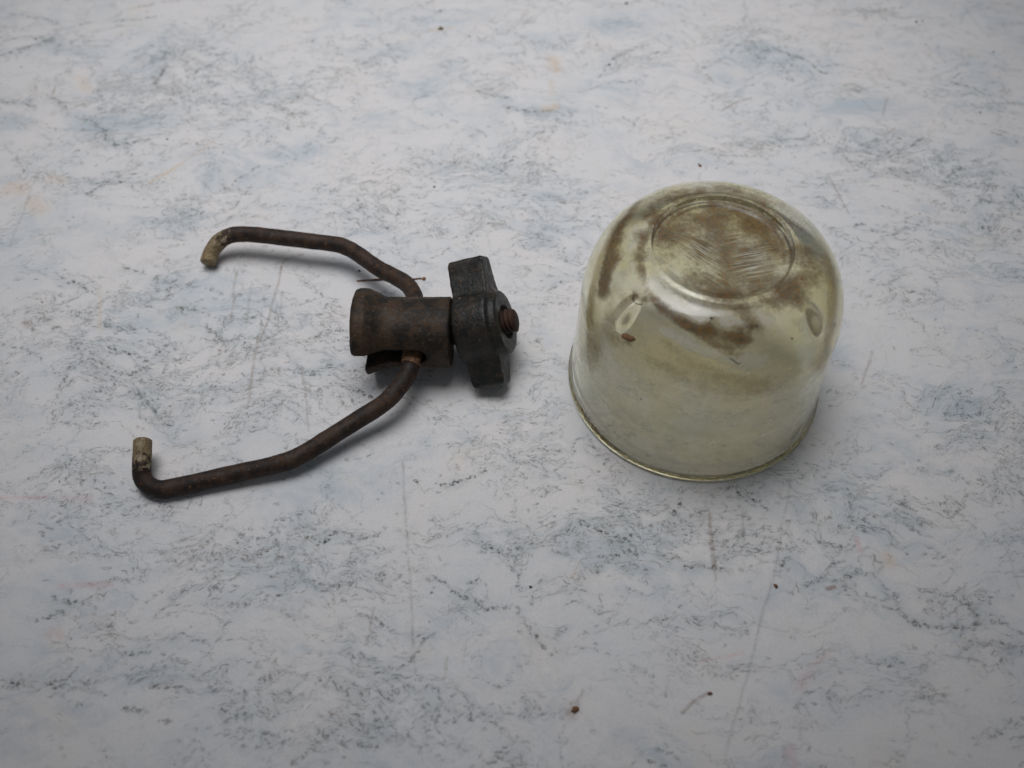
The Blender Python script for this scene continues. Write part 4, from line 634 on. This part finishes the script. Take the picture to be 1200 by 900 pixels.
    o = link_mesh('bowl_wall', me, [mat_glass_outer(), mat_glass_inner()], root)
    return root
build_bowl()

# ------------------------------------------------------------------ bail clamp
iron = mat_iron('blackened_cast_iron', (0.011, 0.008, 0.005), (0.046, 0.027, 0.014), (0.105, 0.048, 0.017), 0.6, 0.60, edge=0.6, green=0.05)
nutm = mat_iron('dark_steel_wing_nut', (0.010, 0.011, 0.010), (0.026, 0.022, 0.017), (0.10, 0.048, 0.018), 0.5, 0.40, edge=0.9, green=0.15)
wirem = mat_iron('rusty_wire', (0.014, 0.008, 0.006), (0.046, 0.025, 0.015), (0.12, 0.055, 0.022), 0.7, 0.62, tips=True, edge=0.25, green=0.1)
studm = mat_iron('rusted_thread', (0.022, 0.011, 0.008), (0.048, 0.020, 0.012), (0.10, 0.038, 0.016), 0.5, 0.7, edge=0.4, green=0.0)
inner_rust = mat_plain('orange_rust_scale', (0.20, 0.10, 0.045), (0.09, 0.045, 0.025))

def axis_matrix(origin, yaw, pitch, roll=0):
    return Matrix.Translation(Vector(origin)) @ Matrix.Rotation(R(yaw), 4, 'Z') @ Matrix.Rotation(R(-pitch), 4, 'Y') @ Matrix.Rotation(R(roll), 4, 'X')

def build_clamp():
    base = (-22.0, 15.0, 0.0)
    root = empty('bail_clamp', base)
    tag(root, 'rusty iron wire bail clamp with wing nut and two hooked wire arms', 'clamp')
    # --- slotted barrel; local x runs from the flared end (0) to the nut (23)
    MB = axis_matrix(BARREL['o'], BARREL['yaw'], BARREL['pitch'], BARREL['roll'])
    bm = bmesh.new()
    bm_lathe_x(bm, [(0, 8.9), (0.35, 9.9), (1.2, 10.3), (3.3, 10.3), (3.9, 10.0), (7.4, 8.35), (7.8, 8.25), (10, 8.25), (16, 8.3), (22.5, 8.4), (22.9, 8.1)])
    body = tmp_obj(bm)
    bm = bmesh.new(); bm_lathe_x(bm, [(-2, 4.6), (17.5, 4.6)], 40); bore = tmp_obj(bm)
    bm = bmesh.new(); bm_box(bm, (-3, -14, -2.6), (15.2, 14, 2.0)); slot = tmp_obj(bm)
    bm = bmesh.new(); bm_box(bm, (-3.1, -14, -14), (2.9, 14, -1)); step = tmp_obj(bm)
    bm = bmesh.new(); bm_lathe_x(bm, [(-14, 2.3), (14, 2.3)], 32)
    bmesh.ops.transform(bm, matrix=Matrix.Translation((15.2, 0, -0.3)) @ Matrix.Rotation(R(90), 4, 'Z'), verts=bm.verts); slot2 = tmp_obj(bm)
    me = cast(body, [bore, slot, slot2, step], 0.24, 2, 0.06, 3.0)
    me.name = 'clamp_barrel'
    place_local(me, MB, base)
    link_mesh('barrel', me, iron, root)
    # --- wing nut; local x = screw axis, local z = towards the upper wing
    MN = axis_matrix(NUT['o'], NUT['yaw'], NUT['pitch'], NUT['roll'])
    bm = bmesh.new()
    bm_lathe_x(bm, [(-4.7, 8.4), (-4.4, 8.9), (-2, 9.1), (4.0, 9.0), (4.4, 8.5), (4.7, 8.0), (5.9, 7.6), (6.3, 7.1)], 72)
    for s in (1, -1):
        # each ear leans back and widens slightly to a square, rounded end
        vs = []
        for (h, x0, x1, y0, y1) in EAR:
            for (x, y) in ((x0, y0), (x1, y0), (x1, y1), (x0, y1)):
                xx = x + (0.9 * (h / 16) if (s < 0 and x < 0) else 0)
                vs.append(bm.verts.new((xx, y * s, h * s * (0.87 if s < 0 else 1.0))))
        for i in range(len(EAR) - 1):
            for k in range(4):
                k2 = (k + 1) % 4
                bm.faces.new((vs[i * 4 + k], vs[i * 4 + k2], vs[i * 4 + 4 + k2], vs[i * 4 + 4 + k]))
        bm.faces.new(vs[:4]); bm.faces.new(vs[-4:])
    nut = tmp_obj(bm)
    bm = bmesh.new(); bm_lathe_x(bm, [(5.2, 4.1), (9, 4.6)], 40); rec = tmp_obj(bm)
    # union first through the voxel skin, then cut the recess round the screw
    me = cast(nut, [], 0.24, 6, 0.05, 8.0)
    o = bpy.data.objects.new('tmp', me); COL.objects.link(o)
    md = o.modifiers.new('b', 'BOOLEAN'); md.operation = 'DIFFERENCE'; md.object = rec; md.solver = 'EXACT'
    me = bpy.data.meshes.new_from_object(o.evaluated_get(bpy.context.evaluated_depsgraph_get()))
    bpy.data.objects.remove(o); bpy.data.objects.remove(rec)
    me.name = 'clamp_wing_nut'
    place_local(me, MN, base)
    link_mesh('wing_nut', me, nutm, root)
    # --- threaded screw end
    V, F = [], []; S = 28; pitch = 1.15; x0, x1 = -8.0, 8.8
    steps = int((x1 - x0) / pitch * S)
    prof = [(-0.5, 2.35), (-0.12, 2.85), (0.12, 2.85), (0.5, 2.35)]
    nr = int((x1 - x0) / (pitch / 6)); V = []
    for i in range(nr + 1):
        x = x0 + (x1 - x0) * i / nr
        for k in range(S):
            a = 2 * math.pi * k / S
            ph = ((x / pitch) - k / S) % 1.0
            r = 2.55 + 0.45 * (1 - abs(ph * 2 - 1))
            if i >= nr - 1: r = min(r, 2.45 if i == nr - 1 else 2.1)
            r += 0.06 * mn.noise(Vector((x, math.cos(a) * 3, math.sin(a) * 3)) * 0.9)
            V.append((x, r * math.cos(a), r * math.sin(a)))
    for i in range(nr):
        for k in range(S):
            k2 = (k + 1) % S
            F.append((i * S + k, (i + 1) * S + k, (i + 1) * S + k2, i * S + k2))
    V.append((x1 + 0.05, 0, 0)); V.append((x0, 0, 0))
    for k in range(S):
        k2 = (k + 1) % S
        F.append((len(V) - 2, nr * S + k2, nr * S + k)); F.append((len(V) - 1, k, k2))
    me = bpy.data.meshes.new('clamp_screw'); me.from_pydata(V, [], F); me.update()
    place_local(me, MN, base)
    link_mesh('threaded_screw', me, studm, root)
    # --- wire arms
    for path, seed, lab, inner_end in ((UPPER, 2.0, None, 0), (LOWER, 5.0, None, 1)):
        V, F, T = tube(path, 2.08, 24, 0.11, seed)
        me = mesh_from('wire', V, F, base)
        bmesh_ = bmesh.new(); bmesh_.from_mesh(me); bmesh.ops.recalc_face_normals(bmesh_, faces=bmesh_.faces); bmesh_.to_mesh(me); bmesh_.free()
        T = np.array(T)
        pl = np.clip(1.25 - T / (8.0 if inner_end else 11.0), 0, 1)
        if inner_end: pl = np.where(T < 7.5, np.clip(1.1 - T / 9.0, 0, 1), 0)
        add_attr(me, 'plating', pl)
        link_mesh('wire_arm', me, wirem, root)
    # scale of orange rust where the near arm enters the slot
    V, F, T = tube(RUSTSLEEVE, 2.22, 24, 0.42, 13.0, 6, 0.5)
    me = mesh_from('rust_scale', V, F, base)
    o = link_mesh('rust_scale', me, inner_rust, root)
    o['label'] = 'orange rust caked on the wire in the slot'
build_clamp()

# ------------------------------------------------------------------ small debris
def crumb_mesh(name, size, seed, flat=0.55, sub=2):
    bm = bmesh.new(); bmesh.ops.create_icosphere(bm, subdivisions=sub, radius=1.0)
    for v in bm.verts:
        d = 1 + 0.55 * mn.noise(v.co * 1.6 + Vector((seed, 0, 0))) + 0.3 * mn.noise(v.co * 4 + Vector((0, seed, 0)))
        v.co = Vector((v.co.x * d * size[0], v.co.y * d * size[1], v.co.z * d * size[0] * flat))
    zmin = min(v.co.z for v in bm.verts)
    for v in bm.verts: v.co.z -= zmin + 0.02; v.co *= MM
    me = bpy.data.meshes.new(name); bm.to_mesh(me); bm.free()
    return me
M_BLACK = mat_plain('black_grit', (0.03, 0.028, 0.024), (0.06, 0.05, 0.04))
M_OLIVE = mat_plain('olive_crumb', (0.20, 0.15, 0.05), (0.09, 0.06, 0.025))
M_RUSTY = mat_plain('rust_crumb', (0.12, 0.05, 0.022), (0.20, 0.10, 0.04))
MATS = {'k': M_BLACK, 'o': M_OLIVE, 'r': M_RUSTY}
for i, (nm, x, y, z, sx, sy, mk, lab, cat) in enumerate(CRUMBS):
    me = crumb_mesh(nm, (sx * 0.62, sy * 0.62), i * 3.7, 0.32)
    o = link_mesh(nm, me, MATS[mk])
    o.location = (x * MM, y * MM, z * MM); o.rotation_euler = (0, 0, i * 1.3)
    tag(o, lab, cat, 'dirt stuck on the glass bowl' if z > 1 else 'grit scattered on the table')
# the thin rusty sliver under the far wire arm
V, F, T = tube(SLIVER, 0.19, 8, 0.12, 9.0, 4, 0.1)
o = link_mesh('rusty_sliver', mesh_from('rusty_sliver', V, F, SLIVER[0]), M_RUSTY)
o.location = Vector(SLIVER[0]) * MM
tag(o, 'thin rusty sliver lying on the table across the far wire arm', 'sliver')
for path, lab in FIBRES:
    V, F, T = tube(path, 0.11, 6, 0.03, 4.0, 4, 0.05)
    o = link_mesh('dark_fibre', mesh_from('dark_fibre', V, F, path[0]), M_BLACK)
    o.location = Vector(path[0]) * MM
    tag(o, lab, 'fibre')
